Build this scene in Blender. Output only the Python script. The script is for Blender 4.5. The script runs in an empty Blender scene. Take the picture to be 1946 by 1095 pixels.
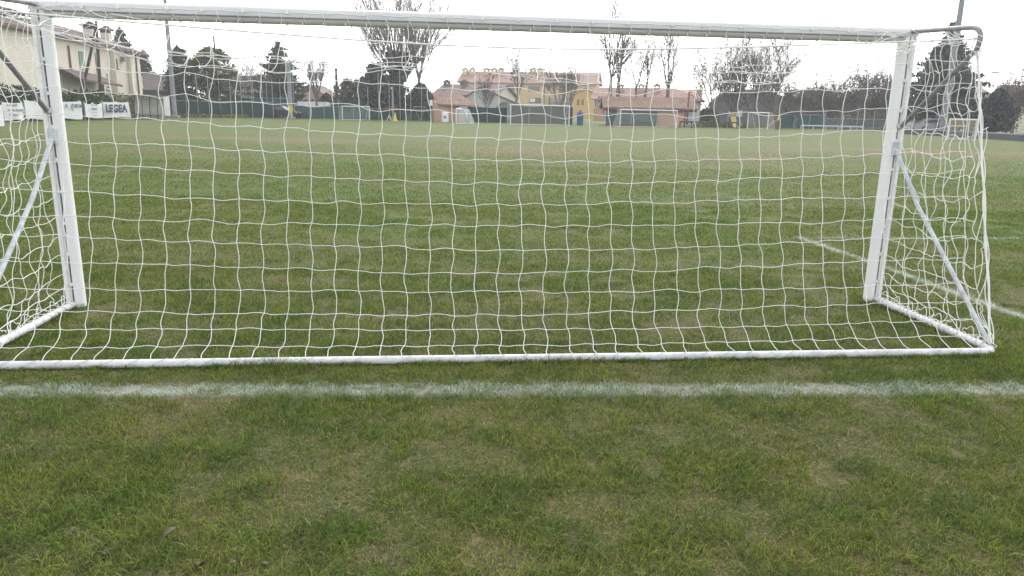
import bpy, math, random
import numpy as np
from mathutils import Vector, Matrix
EXPO = 1.48
HAZE = 0.0008
SC = bpy.context.scene
COL = SC.collection
R = math.radians
# ---------------------------------------------------------------- camera frame (metres; camera over the world origin, looking along +Y)
GCX, GCY, CH, YAW, PIT, ROL, F = 2.54669, -5.51278, 1.45887, 0.10259, 0.23694, 0.01951, 1400.0
FW = Vector((0, math.cos(PIT), -math.sin(PIT)))
_r = Vector((1, 0, 0)); _u = _r.cross(FW)
RT = _r * math.cos(ROL) + _u * math.sin(ROL)
UP = -_r * math.sin(ROL) + _u * math.cos(ROL)
CAM = Vector((0, 0, CH))

def ray(px, py): return RT * ((px - 973) / F) - UP * ((py - 547.5) / F) + FW
def at(px, py, d):
    r = ray(px, py); return CAM + r * (d / r.y)
def hor(px): return 209.4 + 0.0195 * (px - 973)
def gx(px, d, z=0.0):                      # ground point under image column px at distance d
    py = hor(px) + (CH - z) / d * F
    p = at(px, py, d); return Vector((p.x, d, z))
def zat(px, py, d): return at(px, py, d).z
def gp(px, py, z=0.0):
    r = ray(px, py); return CAM + r * ((z - CH) / r.z)

# ---------------------------------------------------------------- materials
MATS = {}
def mat(name, col, rough=0.7, var=0.12, scale=3.0, metal=0.0, col2=None, bump=0.0, detail=6, leaf=False, spec=0.3, trans=0.0, object_space=True):
    if name in MATS: return MATS[name]
    m = bpy.data.materials.new(name); m.use_nodes = True
    nt = m.node_tree; n = nt.nodes; l = nt.links
    b = n['Principled BSDF']; b.inputs['Roughness'].default_value = rough; b.inputs['Metallic'].default_value = metal
    b.inputs['Specular IOR Level'].default_value = spec
    tc = n.new('ShaderNodeTexCoord'); nz = n.new('ShaderNodeTexNoise')
    nz.inputs['Scale'].default_value = scale; nz.inputs['Detail'].default_value = detail; nz.inputs['Roughness'].default_value = 0.62
    l.new(tc.outputs['Object'], nz.inputs['Vector'])
    mx = n.new('ShaderNodeMix'); mx.data_type = 'RGBA'
    c = col; c2 = col2 or tuple(max(0, x * (1 - var * 2.2)) for x in col)
    mx.inputs[6].default_value = (*c2, 1); mx.inputs[7].default_value = (*c, 1)
    mr = n.new('ShaderNodeMapRange'); mr.inputs[1].default_value = 0.36; mr.inputs[2].default_value = 0.62
    l.new(nz.outputs['Fac'], mr.inputs[0]); l.new(mr.outputs[0], mx.inputs[0])
    out = mx.outputs[2]
    if leaf:
        g = n.new('ShaderNodeNewGeometry'); hs = n.new('ShaderNodeHueSaturation')
        ma = n.new('ShaderNodeMapRange'); ma.inputs[3].default_value = 0.55; ma.inputs[4].default_value = 1.5
        l.new(g.outputs['Random Per Island'], ma.inputs[0]); l.new(ma.outputs[0], hs.inputs['Value']); l.new(out, hs.inputs['Color'])
        out = hs.outputs['Color']
    l.new(out, b.inputs['Base Color'])
    if bump:
        bp = n.new('ShaderNodeBump'); bp.inputs['Strength'].default_value = bump; bp.inputs['Distance'].default_value = 0.02
        l.new(nz.outputs['Fac'], bp.inputs['Height']); l.new(bp.outputs['Normal'], b.inputs['Normal'])
    if trans:
        tr = n.new('ShaderNodeBsdfTransparent'); ms = n.new('ShaderNodeMixShader'); ms.inputs[0].default_value = trans
        l.new(b.outputs[0], ms.inputs[1]); l.new(tr.outputs[0], ms.inputs[2]); l.new(ms.outputs[0], n['Material Output'].inputs[0])
    MATS[name] = m; return m

def tile_mat(name, ca, cb, scale=1.4):
    if name in MATS: return MATS[name]
    m = mat(name, ca, 0.85, col2=cb, scale=1.1, detail=8)
    nt = m.node_tree; n = nt.nodes; l = nt.links; b = n['Principled BSDF']
    tc = n.new('ShaderNodeTexCoord'); w = n.new('ShaderNodeTexWave'); w.inputs['Scale'].default_value = scale; w.inputs['Distortion'].default_value = 0.6
    l.new(tc.outputs['Object'], w.inputs['Vector'])
    bp = n.new('ShaderNodeBump'); bp.inputs['Strength'].default_value = 0.7; bp.inputs['Distance'].default_value = 0.12
    l.new(w.outputs['Fac'], bp.inputs['Height']); l.new(bp.outputs['Normal'], b.inputs['Normal'])
    return m

# ---------------------------------------------------------------- mesh builder
class MB:
    def __init__(s): s.v = []; s.f = []; s.sm = []
    def add(s, vs, fs, smooth=False):
        o = len(s.v); s.v += [tuple(v) for v in vs]
        s.f += [tuple(i + o for i in f) for f in fs]; s.sm += [smooth] * len(fs); return s
    def box(s, c, d, rz=0.0, bev=0.0):
        cx, cy, cz = c; hx, hy, hz = d[0] / 2, d[1] / 2, d[2] / 2
        ca, sa = math.cos(rz), math.sin(rz)
        if bev <= 0:
            vs = []
            for z in (-hz, hz):
                for x, y in ((-hx, -hy), (hx, -hy), (hx, hy), (-hx, hy)): vs.append((cx + x * ca - y * sa, cy + x * sa + y * ca, cz + z))
            return s.add(vs, [(0, 3, 2, 1), (4, 5, 6, 7), (0, 1, 5, 4), (1, 2, 6, 5), (2, 3, 7, 6), (3, 0, 4, 7)])
        b = min(bev, hx * .9, hy * .9, hz * .9); vs = []
        for z, k in ((-hz, b), (-hz + b, 0), (hz - b, 0), (hz, b)):
            X, Y = hx - k, hy - k; q = b if k == 0 else 0.0001
            for x, y in ((-X + q, -Y), (X - q, -Y), (X, -Y + q), (X, Y - q), (X - q, Y), (-X + q, Y), (-X, Y - q), (-X, -Y + q)):
                vs.append((cx + x * ca - y * sa, cy + x * sa + y * ca, cz + z))
        fs = [tuple(range(7, -1, -1)), tuple(range(24, 32))]
        for r in range(3):
            for i in range(8): fs.append((r * 8 + i, r * 8 + (i + 1) % 8, r * 8 + 8 + (i + 1) % 8, r * 8 + 8 + i))
        return s.add(vs, fs)
    def tube(s, pts, rad, n=8, caps=True, smooth=True):
        pts = [Vector(p) for p in pts]; N = len(pts)
        if not hasattr(rad, '__len__'): rad = [rad] * N
        t0 = (pts[1] - pts[0]).normalized()
        a = Vector((0, 0, 1)) if abs(t0.z) < 0.9 else Vector((1, 0, 0))
        x = t0.cross(a).normalized(); vs = []; fs = []
        for i, p in enumerate(pts):
            t = (pts[min(i + 1, N - 1)] - pts[max(i - 1, 0)])
            t = t.normalized() if t.length > 1e-9 else t0
            x = (x - t * x.dot(t)); x = x.normalized() if x.length > 1e-6 else t.orthogonal().normalized()
            y = t.cross(x)
            for k in range(n):
                an = 2 * math.pi * k / n; vs.append(p + (x * math.cos(an) + y * math.sin(an)) * rad[i])
        for i in range(N - 1):
            for k in range(n): fs.append((i * n + k, i * n + (k + 1) % n, (i + 1) * n + (k + 1) % n, (i + 1) * n + k))
        s.add(vs, fs, smooth)
        if caps and n > 3: s.add([vs[k] for k in range(n)], [tuple(range(n - 1, -1, -1))]); s.add([vs[(N - 1) * n + k] for k in range(n)], [tuple(range(n))])
        return s
    def prism(s, poly, off):                # planar polygon (3-D points) thickened by vector off
        n = len(poly); off = Vector(off); a = [Vector(p) for p in poly]; b = [p + off for p in a]
        fs = [tuple(range(n - 1, -1, -1)), tuple(range(n, 2 * n))]
        for i in range(n): fs.append((i, (i + 1) % n, n + (i + 1) % n, n + i))
        return s.add(a + b, fs)
    def build(s, name, m, parent=None, origin=None):
        me = bpy.data.meshes.new(name)
        if origin is None:
            if parent is not None: origin = Vector((0, 0, 0)) if parent.get('_local') else WP[parent.name]
            else:
                a = np.array(s.v); origin = Vector(((a[:, 0].min() + a[:, 0].max()) / 2, (a[:, 1].min() + a[:, 1].max()) / 2, a[:, 2].min()))
        o = Vector(origin)
        me.from_pydata([(v[0] - o.x, v[1] - o.y, v[2] - o.z) for v in s.v], [], s.f)
        me.polygons.foreach_set('use_smooth', s.sm); me.update()
        ob = bpy.data.objects.new(name, me); COL.objects.link(ob); me.materials.append(m)
        if parent is not None:
            ob.parent = parent; ob.location = (0, 0, 0); WP[ob.name] = o
        else: ob.location = o; WP[ob.name] = o
        return ob
WP = {}
def tag(o, label, cat, group=None, kind=None):
    if label: o['label'] = label
    if cat: o['category'] = cat
    if group: o['group'] = group
    if kind: o['kind'] = kind
    return o
def thing(name, loc, label, cat, group=None):
    o = bpy.data.objects.new(name, None); COL.objects.link(o); o.location = loc; o.empty_display_size = 0.3
    WP[o.name] = Vector(loc); return tag(o, label, cat, group)
def struct(mb, name, m):
    o = mb.build(name, m); o['kind'] = 'structure'; return o

# ---------------------------------------------------------------- numpy noise
def _h(ix, iy, sd):
    n = (ix * 374761393 + iy * 668265263 + sd * 974711) & 0x7fffffff
    n = ((n ^ (n >> 13)) * 1274126177) & 0x7fffffff
    return ((n ^ (n >> 16)) & 0xffff) / 65535.0
def vnoise(x, y, sd=0):
    ix = np.floor(x).astype(np.int64); iy = np.floor(y).astype(np.int64); fx = x - ix; fy = y - iy
    fx = fx * fx * (3 - 2 * fx); fy = fy * fy * (3 - 2 * fy)
    return (_h(ix, iy, sd) * (1 - fx) + _h(ix + 1, iy, sd) * fx) * (1 - fy) + (_h(ix, iy + 1, sd) * (1 - fx) + _h(ix + 1, iy + 1, sd) * fx) * fy

# ---------------------------------------------------------------- world, sun, camera
def world():
    w = bpy.data.worlds.new('World'); SC.world = w; w.use_nodes = True
    nt = w.node_tree; n = nt.nodes; l = nt.links; bg = n['Background']
    sky = n.new('ShaderNodeTexSky'); sky.sky_type = 'NISHITA'; sky.sun_disc = False
    sky.sun_elevation = R(48); sky.sun_rotation = R(12); sky.dust_density = 1.0; sky.air_density = 1.0; sky.ozone_density = 1.0
    hs = n.new('ShaderNodeHueSaturation'); hs.inputs['Saturation'].default_value = 0.12
    l.new(sky.outputs[0], hs.inputs['Color']); l.new(hs.outputs[0], bg.inputs['Color']); bg.inputs['Strength'].default_value = 0.15
    sd = bpy.data.lights.new('sun', 'SUN'); sd.energy = 0.9; sd.angle = R(40); sd.color = (1, 0.97, 0.92)
    so = bpy.data.objects.new('sun', sd); COL.objects.link(so)
    el, az = R(48), R(12)                  # sun stands beyond the field, a little to the right
    d = Vector((math.sin(az) * math.cos(el), math.cos(az) * math.cos(el), math.sin(el)))
    so.rotation_euler = d.to_track_quat('Z', 'Y').to_euler(); so.location = (0, 20, 40)
    c = bpy.data.cameras.new('camera'); co = bpy.data.objects.new('camera', c); COL.objects.link(co)
    c.sensor_width = 36; c.lens = F / 1946 * 36; c.clip_end = 3000; c.clip_start = 0.05
    M = Matrix((RT, UP, -FW)).transposed().to_4x4(); M.translation = CAM; co.matrix_world = M
    SC.camera = co
    SC.view_settings.view_transform = 'Standard'; SC.view_settings.look = 'None'; SC.view_settings.gamma = 1; SC.view_settings.exposure = EXPO
    SC.cycles.use_denoising = True; SC.cycles.denoiser = 'OPENIMAGEDENOISE'; SC.cycles.denoising_input_passes = 'RGB_ALBEDO_NORMAL'; SC.cycles.denoising_prefilter = 'ACCURATE'; SC.cycles.use_adaptive_sampling = False
    SC.cycles.max_bounces = 6; SC.cycles.transparent_max_bounces = 12
world()

# ---------------------------------------------------------------- ground and grass
cY, sY = math.cos(YAW), math.sin(YAW)
GO = Vector((cY * -GCX - sY * -GCY, sY * -GCX + cY * -GCY, 0))       # goal origin (left post) in the world
def g2w(x, y, z=0): return Vector((GO.x + cY * x - sY * y, GO.y + sY * x + cY * y, z))

def turf_nodes(m, blades):
    """shared turf colour: patches of fresh green, yellow and straw, plus the painted white pitch lines"""
    nt = m.node_tree; n = nt.nodes; l = nt.links; b = n['Principled BSDF']
    b.inputs['Roughness'].default_value = 0.75; b.inputs['Specular IOR Level'].default_value = 0.12
    geo = n.new('ShaderNodeNewGeometry')
    def noise(sc, det=4, ro=0.6, off=0.0):
        t = n.new('ShaderNodeTexNoise'); t.inputs['Scale'].default_value = sc; t.inputs['Detail'].default_value = det; t.inputs['Roughness'].default_value = ro
        if off:
            va = n.new('ShaderNodeVectorMath'); va.operation = 'ADD'; va.inputs[1].default_value = (off, off * 1.7, 0); l.new(geo.outputs['Position'], va.inputs[0]); l.new(va.outputs[0], t.inputs['Vector'])
        else: l.new(geo.outputs['Position'], t.inputs['Vector'])
        return t.outputs['Fac']
    def rng(s, a, c, lo=0.0, hi=1.0):
        t = n.new('ShaderNodeMapRange'); t.inputs[1].default_value = a; t.inputs[2].default_value = c; t.inputs[3].default_value = lo; t.inputs[4].default_value = hi
        l.new(s, t.inputs[0]); return t.outputs[0]
    def mix(f, a, c):
        t = n.new('ShaderNodeMix'); t.data_type = 'RGBA'
        if isinstance(f, float): t.inputs[0].default_value = f
        else: l.new(f, t.inputs[0])
        for k, q in ((6, a), (7, c)):
            if isinstance(q, tuple): t.inputs[k].default_value = (*q, 1)
            else: l.new(q, t.inputs[k])
        return t.outputs[2]
    def math_(op, a, c=None, d=None):
        t = n.new('ShaderNodeMath'); t.operation = op
        for k, q in enumerate((a, c, d)):
            if q is None: continue
            if isinstance(q, (int, float)): t.inputs[k].default_value = q
            else: l.new(q, t.inputs[k])
        return t.outputs[0]
    big = noise(0.35, 4, .6); mid = noise(1.7, 5, .65, 3.1); fine = noise(9.0, 5, .7, 7.7); vf = noise(60, 3, .7)
    if blades:
        c = mix(rng(mid, .38, .62), G_A, G_B)
        c = mix(rng(big, .45, .68, 0, .7), c, G_C)
        c = mix(rng(noise(4.2, 4, .65, 4.4), .50, .64, 0, .8), c, (.066, .124, .026))
        rnd = geo.outputs['Random Per Island']
        at_ = n.new('ShaderNodeAttribute'); at_.attribute_name = 'dry'
        c = mix(math_('MAXIMUM', rng(rnd, .90, .95), at_.outputs['Fac']), c, G_DRY)
        hs = n.new('ShaderNodeHueSaturation'); l.new(c, hs.inputs['Color']); l.new(rng(math_('FRACT', math_('MULTIPLY', rnd, 7.31)), 0, 1, .42, 1.65), hs.inputs['Value']); c = hs.outputs['Color']
    else:
        c = mix(rng(mid, .38, .62), S_A, S_B)
        c = mix(rng(fine, .5, .66, 0, .75), c, S_C)
        # beyond the modelled blades the sheet itself carries the sward
        sep = n.new('ShaderNodeSeparateXYZ'); l.new(geo.outputs['Position'], sep.inputs[0])
        far = rng(sep.outputs[1], 5, 9)
        fc = mix(rng(mid, .40, .60), FAR_A, FAR_B)
        fc = mix(rng(big, .44, .64, 0, .75), fc, FAR_C)
        fc = mix(rng(fine, .55, .75, 0, .45), fc, FAR_D)
        bare = math_('MULTIPLY', rng(noise(0.09, 4, .55, 11.3), .5, .62), rng(sep.outputs[1], 16, 26))
        bare = math_('MULTIPLY', bare, rng(sep.outputs[1], 48, 34))
        fc = mix(math_('MULTIPLY', bare, .8), fc, FAR_E)
        worn = None
        for cx_, cy_, rx_, ry_ in WORN:
            ex = math_('DIVIDE', math_('SUBTRACT', sep.outputs[0], cx_), rx_); ey = math_('DIVIDE', math_('SUBTRACT', sep.outputs[1], cy_), ry_)
            dd = math_('ADD', math_('MULTIPLY', ex, ex), math_('MULTIPLY', ey, ey))
            dd = math_('ADD', dd, math_('MULTIPLY', mid, .8))
            q = rng(dd, 1.35, .35); worn = q if worn is None else math_('MAXIMUM', worn, q)
        fc = mix(math_('MULTIPLY', worn, .8), fc, FAR_E)
        c = mix(far, c, fc)
        bp = n.new('ShaderNodeBump'); bp.inputs['Strength'].default_value = .9; bp.inputs['Distance'].default_value = .03
        l.new(math_('ADD', vf, fine), bp.inputs['Height']); l.new(bp.outputs['Normal'], b.inputs['Normal'])
    # pitch lines in the goal's own frame
    mp = n.new('ShaderNodeVectorMath'); mp.operation = 'SUBTRACT'; mp.inputs[1].default_value = GO; l.new(geo.outputs['Position'], mp.inputs[0])
    rt = n.new('ShaderNodeVectorRotate'); rt.rotation_type = 'Z_AXIS'; rt.inputs['Angle'].default_value = -YAW; l.new(mp.outputs[0], rt.inputs['Vector'])
    sp = n.new('ShaderNodeSeparateXYZ'); l.new(rt.outputs[0], sp.inputs[0]); X, Y = sp.outputs[0], sp.outputs[1]
    edge = math_('MULTIPLY', math_('SUBTRACT', noise(14, 3, .7, 2.2), .5), .16)
    def line(coord, half): return rng(math_('ADD', math_('ABSOLUTE', coord), edge), half + .035, half - .03)
    y0 = math_('ADD', math_('ADD', Y, math_('MULTIPLY', X, .046)), 1.690)
    wear = rng(noise(11.0, 5, .8, 5.5), .38, .56, .14, 1)
    L = math_('MULTIPLY', line(y0, .075), wear if blades else rng(noise(5, 4, .7, 5.5), .3, .6, .1, .8))
    side = math_('MULTIPLY', line(math_('SUBTRACT', X, 6.985), .05), rng(Y, 3.15, 3.05))
    side = math_('MULTIPLY', side, rng(noise(3.0, 4, .7, 1.5), .30, .52, .25, 1))
    top = math_('MULTIPLY', line(math_('SUBTRACT', Y, 3.05), .045), rng(X, 6.9, 7.0)); top = math_('MULTIPLY', top, rng(noise(3.0, 4, .7, 8.5), .36, .62, .1, .75))
    dx, dy = 1.21, 3.43; ll = math.hypot(dx, dy)
    dist = math_('SUBTRACT', math_('MULTIPLY', math_('ADD', X, 5.3), dy / ll), math_('MULTIPLY', math_('SUBTRACT', Y, 8.83), dx / ll))
    arc = math_('MULTIPLY', line(dist, .05), math_('MULTIPLY', rng(Y, 7.0, 7.6), rng(Y, 13.2, 12.4))); arc = math_('MULTIPLY', arc, .35)
    L = math_('MAXIMUM', math_('MAXIMUM', L, side), math_('MAXIMUM', top, arc))
    if blades: L = math_('MULTIPLY', L, rng(math_('FRACT', math_('MULTIPLY', geo.outputs['Random Per Island'], 13.7)), .25, .6, .05, 1.0))
    c = mix(math_('MULTIPLY', L, .92), c, (.57, .63, .59) if blades else (.38, .42, .38))
    l.new(c, b.inputs['Base Color'])
    if blades:
        tl = n.new('ShaderNodeBsdfTranslucent'); l.new(c, tl.inputs['Color']); ms = n.new('ShaderNodeMixShader'); ms.inputs[0].default_value = .32
        l.new(b.outputs[0], ms.inputs[1]); l.new(tl.outputs[0], ms.inputs[2]); l.new(ms.outputs[0], n['Material Output'].inputs[0])
G_A, G_B, G_C, G_DRY = (.098, .166, .025), (.160, .205, .038), (.185, .188, .050), (.25, .215, .11)
S_A, S_B, S_C = (.066, .080, .022), (.100, .094, .036), (.200, .150, .090)
FAR_A, FAR_B, FAR_C, FAR_D, FAR_E = (.060, .096, .013), (.084, .112, .019), (.102, .108, .026), (.110, .104, .036), (.150, .116, .057)
WORN = [tuple(gp(600, 269).xy) + (3.6, 3.0), tuple(gp(985, 285).xy) + (4.5, 4.5), tuple(gp(430, 262).xy) + (2.6, 2.0)]
mg = bpy.data.materials.new('turf_soil'); mg.use_nodes = True; turf_nodes(mg, False)
mb_ = bpy.data.materials.new('grass_blades'); mb_.use_nodes = True; turf_nodes(mb_, True)
def ground():
    b = MB()
    b.add([(-420, -40, 0), (420, -40, 0), (420, 640, 0), (-420, 640, 0)], [(0, 1, 2, 3)])
    struct(b, 'ground', mg)
ground()

def grass():
    rs = np.random.default_rng(7)
    V = []; FQ = []; FT = []; base = 0
    # (near, far, blades per square metre, width factor, lying straw?)
    bands = [(1.3, 3.0, 15000, .9, 0), (3.0, 4.6, 11500, 1.0, 0), (4.6, 7.0, 6600, 1.2, 0), (7.0, 12.0, 3000, 1.6, 0), (12.0, 20.0, 1100, 2.2, 0), (20.0, 34.0, 330, 3.2, 0),
             (0, 0, 1, 1.0, 2), (1.3, 3.0, 5200, .8, 1), (3.0, 5.0, 4000, .9, 1), (5.0, 9.0, 1500, 1.2, 1)]
    allv = []; nb = 0; dry = []
    for d0, d1, dens, wk, straw in bands:
        area = 0.735 * (d1 * d1 - d0 * d0) + 4.4 * (d1 - d0)
        n = int(area * dens * GRASS_K)
        y = np.sqrt(rs.uniform(d0 * d0, d1 * d1, n)); x = rs.uniform(-1, 1, n) * (0.735 * y + 2.2)
        if straw == 2:                       # uncut tufts along the ground frame and round the post feet
            t1 = rs.random(5200); gx1 = -.1 + 6.2 * t1; gy1 = -1.37 + rs.choice([-1, 1], 5200) * rs.uniform(.012, .045, 5200)
            t2 = rs.random(1500); sd = rs.choice([0, 1], 1500); gx2 = np.where(sd == 0, -.097, 6.07) + rs.uniform(-.05, .05, 1500); gy2 = -1.37 * t2
            fx = np.concatenate([gx1, gx2]); fy = np.concatenate([gy1, gy2]); x = GO.x + cY * fx - sY * fy; y = GO.y + sY * fx + cY * fy; n = len(x)
        # clumps and bare spots
        cl = 0.55 * vnoise(x * 5.5, y * 5.5, 1) + 0.45 * vnoise(x * 17, y * 17, 2)
        br = 0.3 * vnoise(x * 1.1 + 9, y * 1.1, 3) + 0.4 * vnoise(x * 3.1, y * 3.1, 4) + 0.3 * vnoise(x * 8.3, y * 8.3, 6)
        br2 = br + np.clip((3.0 - y) * 0.08, 0, .08)
        if straw == 2: p = np.clip((cl - .25) * 3, .1, 1)
        elif straw: p = np.clip((br2 - .34) * 4, .12, 1)
        else: p = np.clip((cl - 0.05) * 2.6, 0.35, 1) * np.clip((0.73 - br2) * 7.0, 0.20, 1)
        if y.max() > 12: p = p * np.clip((34 - y) / 24, 0, 1)
        if straw != 2: p = p * np.where(np.abs(x) > .735 * y + .6, .72, 1)
        k = rs.random(n) < p; x, y, cl, br = x[k], y[k], cl[k], br[k]; n = len(x)
        h = (0.012 + 0.030 * np.clip(cl * 1.25 - .1, 0, 1)) * rs.uniform(.5, 1.35, n) * np.clip(1.25 - br * .7, .5, 1.1)
        w = rs.uniform(.0010, .0022, n) * wk
        a = rs.uniform(0, 2 * np.pi, n); lean = rs.uniform(.25, 1.9, n) * h
        if straw == 2: h = h * 1.5; straw = 0
        if straw: h = rs.uniform(.003, .012, n); lean = rs.uniform(.010, .034, n)
        dx, dy = np.cos(a), np.sin(a); b2 = rs.uniform(0, 2 * np.pi, n); sx, sy = np.cos(b2) * w, np.sin(b2) * w
        if straw: sx, sy = -dy * w, dx * w
        P = np.zeros((n, 5, 3), np.float32)
        P[:, 0] = np.stack([x - sx, y - sy, np.full(n, -.002)], 1); P[:, 1] = np.stack([x + sx, y + sy, np.full(n, -.002)], 1)
        mx, my, mz = x + dx * lean * .36, y + dy * lean * .36, h * (1.0 if straw else .62)
        P[:, 2] = np.stack([mx + sx * .8, my + sy * .8, mz], 1); P[:, 3] = np.stack([mx - sx * .8, my - sy * .8, mz], 1)
        P[:, 4] = np.stack([x + dx * lean, y + dy * lean, h * rs.uniform(.75, 1.0, n) * (.6 if straw else 1)], 1)
        allv.append(P.reshape(-1, 3)); nb += n; dry.append(np.repeat(rs.uniform(.1, .7, n) if straw else np.zeros(n), 5))
    v = np.concatenate(allv); me = bpy.data.meshes.new('grass')
    i = np.arange(nb, dtype=np.int32)[:, None] * 5
    loops = np.concatenate([i + 0, i + 1, i + 2, i + 3, i + 3, i + 2, i + 4], 1).reshape(-1)
    st = (np.arange(nb, dtype=np.int32)[:, None] * 7 + np.array([[0, 4]], np.int32)).reshape(-1)
    me.vertices.add(len(v)); me.vertices.foreach_set('co', v.reshape(-1)); me.loops.add(len(loops)); me.loops.foreach_set('vertex_index', loops)
    me.polygons.add(nb * 2); me.polygons.foreach_set('loop_start', st)
    me.polygons.foreach_set('use_smooth', np.ones(nb * 2, bool))
    me.attributes.new('dry', 'FLOAT', 'POINT').data.foreach_set('value', np.concatenate(dry).astype(np.float32))
    me.update(calc_edges=True); me.validate()
    me.materials.append(mb_); o = bpy.data.objects.new('grass', me); COL.objects.link(o)
    tag(o, 'short green and straw coloured turf in the foreground', 'grass', kind='stuff'); print('blades', nb)
GRASS_K = 1.0
grass()

# ---------------------------------------------------------------- near goal (goal frame: X along the goal mouth, camera side at -Y)
W, H, D = 6.0, 2.0, 1.37
M_WHITE = mat('white_paint', (.80, .81, .82), .42, .05, 1.2, spec=.4, col2=(.765, .775, .785))
M_CBAR = mat('shade_greyed_white_paint', (.60, .61, .625), .45, .05, 1.5, spec=.4, col2=(.54, .55, .565))  # white paint greyed all over to stand in for the bar's shaded underside
M_BARW = mat('worn_white_paint', (.66, .67, .68), .5, .1, 9, col2=(.46, .48, .50), bump=.05)
M_GALV = mat('galvanised_steel', (.30, .30, .31), .5, .15, 22, metal=.2, col2=(.20, .20, .21), spec=.4)
M_LGALV = mat('pale_galvanised_steel', (.56, .61, .63), .5, .12, 20, metal=.2, col2=(.40, .41, .44))
M_NET = mat('white_net_cord', (.84, .84, .82), .8, .04, 2.5, col2=(.70, .70, .66))
M_GROOVE = mat('painted_groove_shadow', (.09, .095, .105), .6, .1, 9)  # dark colour that paints the shade inside the net slot
goal = thing('football_goal', GO, 'large white football goal with sagging net standing close to the camera', 'goal', None)
goal['_local'] = 1; goal.rotation_euler = (0, 0, YAW)

def notch_profile(r, w, dep, n=26):        # circle with a net slot centred on angle -90 deg
    a0 = math.asin(w / 2 / r); pts = []
    for i in range(n + 1):
        a = -math.pi / 2 + a0 + (2 * math.pi - 2 * a0) * i / n
        pts.append((r * math.cos(a), r * math.sin(a)))
    y = -r * math.cos(a0)
    pts += [(-w / 2, y + dep), (w / 2, y + dep)]
    return pts
def extrude(mb, prof, p0, ex, ey, vec):
    n = len(prof); p0 = Vector(p0); ex = Vector(ex); ey = Vector(ey); vec = Vector(vec)
    a = [p0 + ex * x + ey * y for x, y in prof]; b = [p + vec for p in a]
    mb.add(a + b, [(i, (i + 1) % n, n + (i + 1) % n, n + i) for i in range(n - 3)], True)
    mb.add(a + b, [(i, (i + 1) % n, n + (i + 1) % n, n + i) for i in range(n - 3, n)], False)
    mb.add(a, [tuple(range(n - 1, -1, -1))]); mb.add(b, [tuple(range(n))])
PR = .056
PX = {-1: -.085, 1: W + .058}
for s in (-1, 1):
    b = MB(); extrude(b, notch_profile(PR, .013, .022), (PX[s], 0, .0), (1, 0, 0), (0, 1, 0), (0.0, 0, H + .06))
    post = b.build('post', M_WHITE, goal)
    r_ = MB()                                # flat rail that carries the net clips, behind and outside
    r_.box((PX[s] + s * .034, -.056, (H + .0) / 2 + .01), (.026, .026, H - .04), 0, .004)
    r_.build('net_rail', M_WHITE, post)
    r_ = MB(); r_.box((PX[s], -.040, H / 2 + .03), (.012, .012, H)); r_.build('net_groove_shade', M_GROOVE, post)  # dark strip in the slot, standing in for its shade
    for k in range(9):
        z = .17 + k * .222; c = MB()
        c.box((PX[s] + .0, -.060, z), (.030, .012, .008)); c.box((PX[s] - s * .006, -.066, z + .010), (.007, .010, .020))
        c.build('net_clip', M_WHITE, post)
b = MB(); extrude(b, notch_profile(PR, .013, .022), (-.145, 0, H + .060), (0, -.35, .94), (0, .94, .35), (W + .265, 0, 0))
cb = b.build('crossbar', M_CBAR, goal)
b = MB(); b.tube([(-.10, -.040, H + .0745), (W + .075, -.040, H + .0745)], .0075, 6, True, False); b.build('net_groove_shade', M_GROOVE, cb)  # same painted shade along the crossbar slot
for k in range(22):
    c = MB()
    x = .18 + k * .268 + random.Random(k).uniform(-.03, .03)
    c.box((x, -.064, H + .076), (.014, .014, .020)); c.box((x + .004, -.070, H + .088), (.007, .008, .020))
    c.build('net_clip', M_WHITE, cb)

def arc(p0, p1, p2, n=6):
    p0, p1, p2 = map(Vector, (p0, p1, p2)); return [p0 * (1 - t) ** 2 + p1 * 2 * t * (1 - t) + p2 * t * t for t in [i / n for i in range(n + 1)]]
for s in (-1, 1):
    x = PX[s] + s * .012 if s > 0 else PX[s] - .012
    zt = H + .085
    b = MB(); pts = [(x, -.03, zt), (x, -.64, H + .052)] + arc((x, -.68, H + .05), (x, -.83, H + .035), (x, -.765, H - .10), 7)[0:] + [(x, -.06, 1.385)]
    pts = [Vector(p) for p in pts]
    b.tube(pts, .0168, 12); b.build('top_stay', M_GALV, goal)
    b = MB(); b.tube([(x - s * .01, -.07, 1.215), (x + s * .002, -.40, .83), (x, -D + .07, .07)], .0155, 12); b.box((x - s * .012, -.062, 1.225), (.05, .03, .10)); b.build('diagonal_brace', M_LGALV, goal)
    b = MB(); b.box((PX[s] + s * .012, -.066, 1.395), (.05, .035, .04), 0, .006); b.build('brace_clamp', M_LGALV, goal)
    b = MB(); b.tube([(x, -.05, .027), (x, -D + .10, .029)], .024, 12); b.build('side_bar', M_BARW, goal)
x0, x1 = PX[-1] - .012, PX[1] + .012
b = MB(); b.tube([(x0, -D + .10, .022)] + arc((x0, -D + .06, .022), (x0, -D, .022), (x0 + .07, -D, .022), 5) + [(W * .33, -D, .023), (W * .66, -D, .021)] + arc((x1 - .07, -D, .022), (x1, -D, .022), (x1, -D + .06, .022), 5) + [(x1, -D + .10, .022)], .0245, 14)
b.build('rear_ground_bar', M_BARW, goal)

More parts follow.
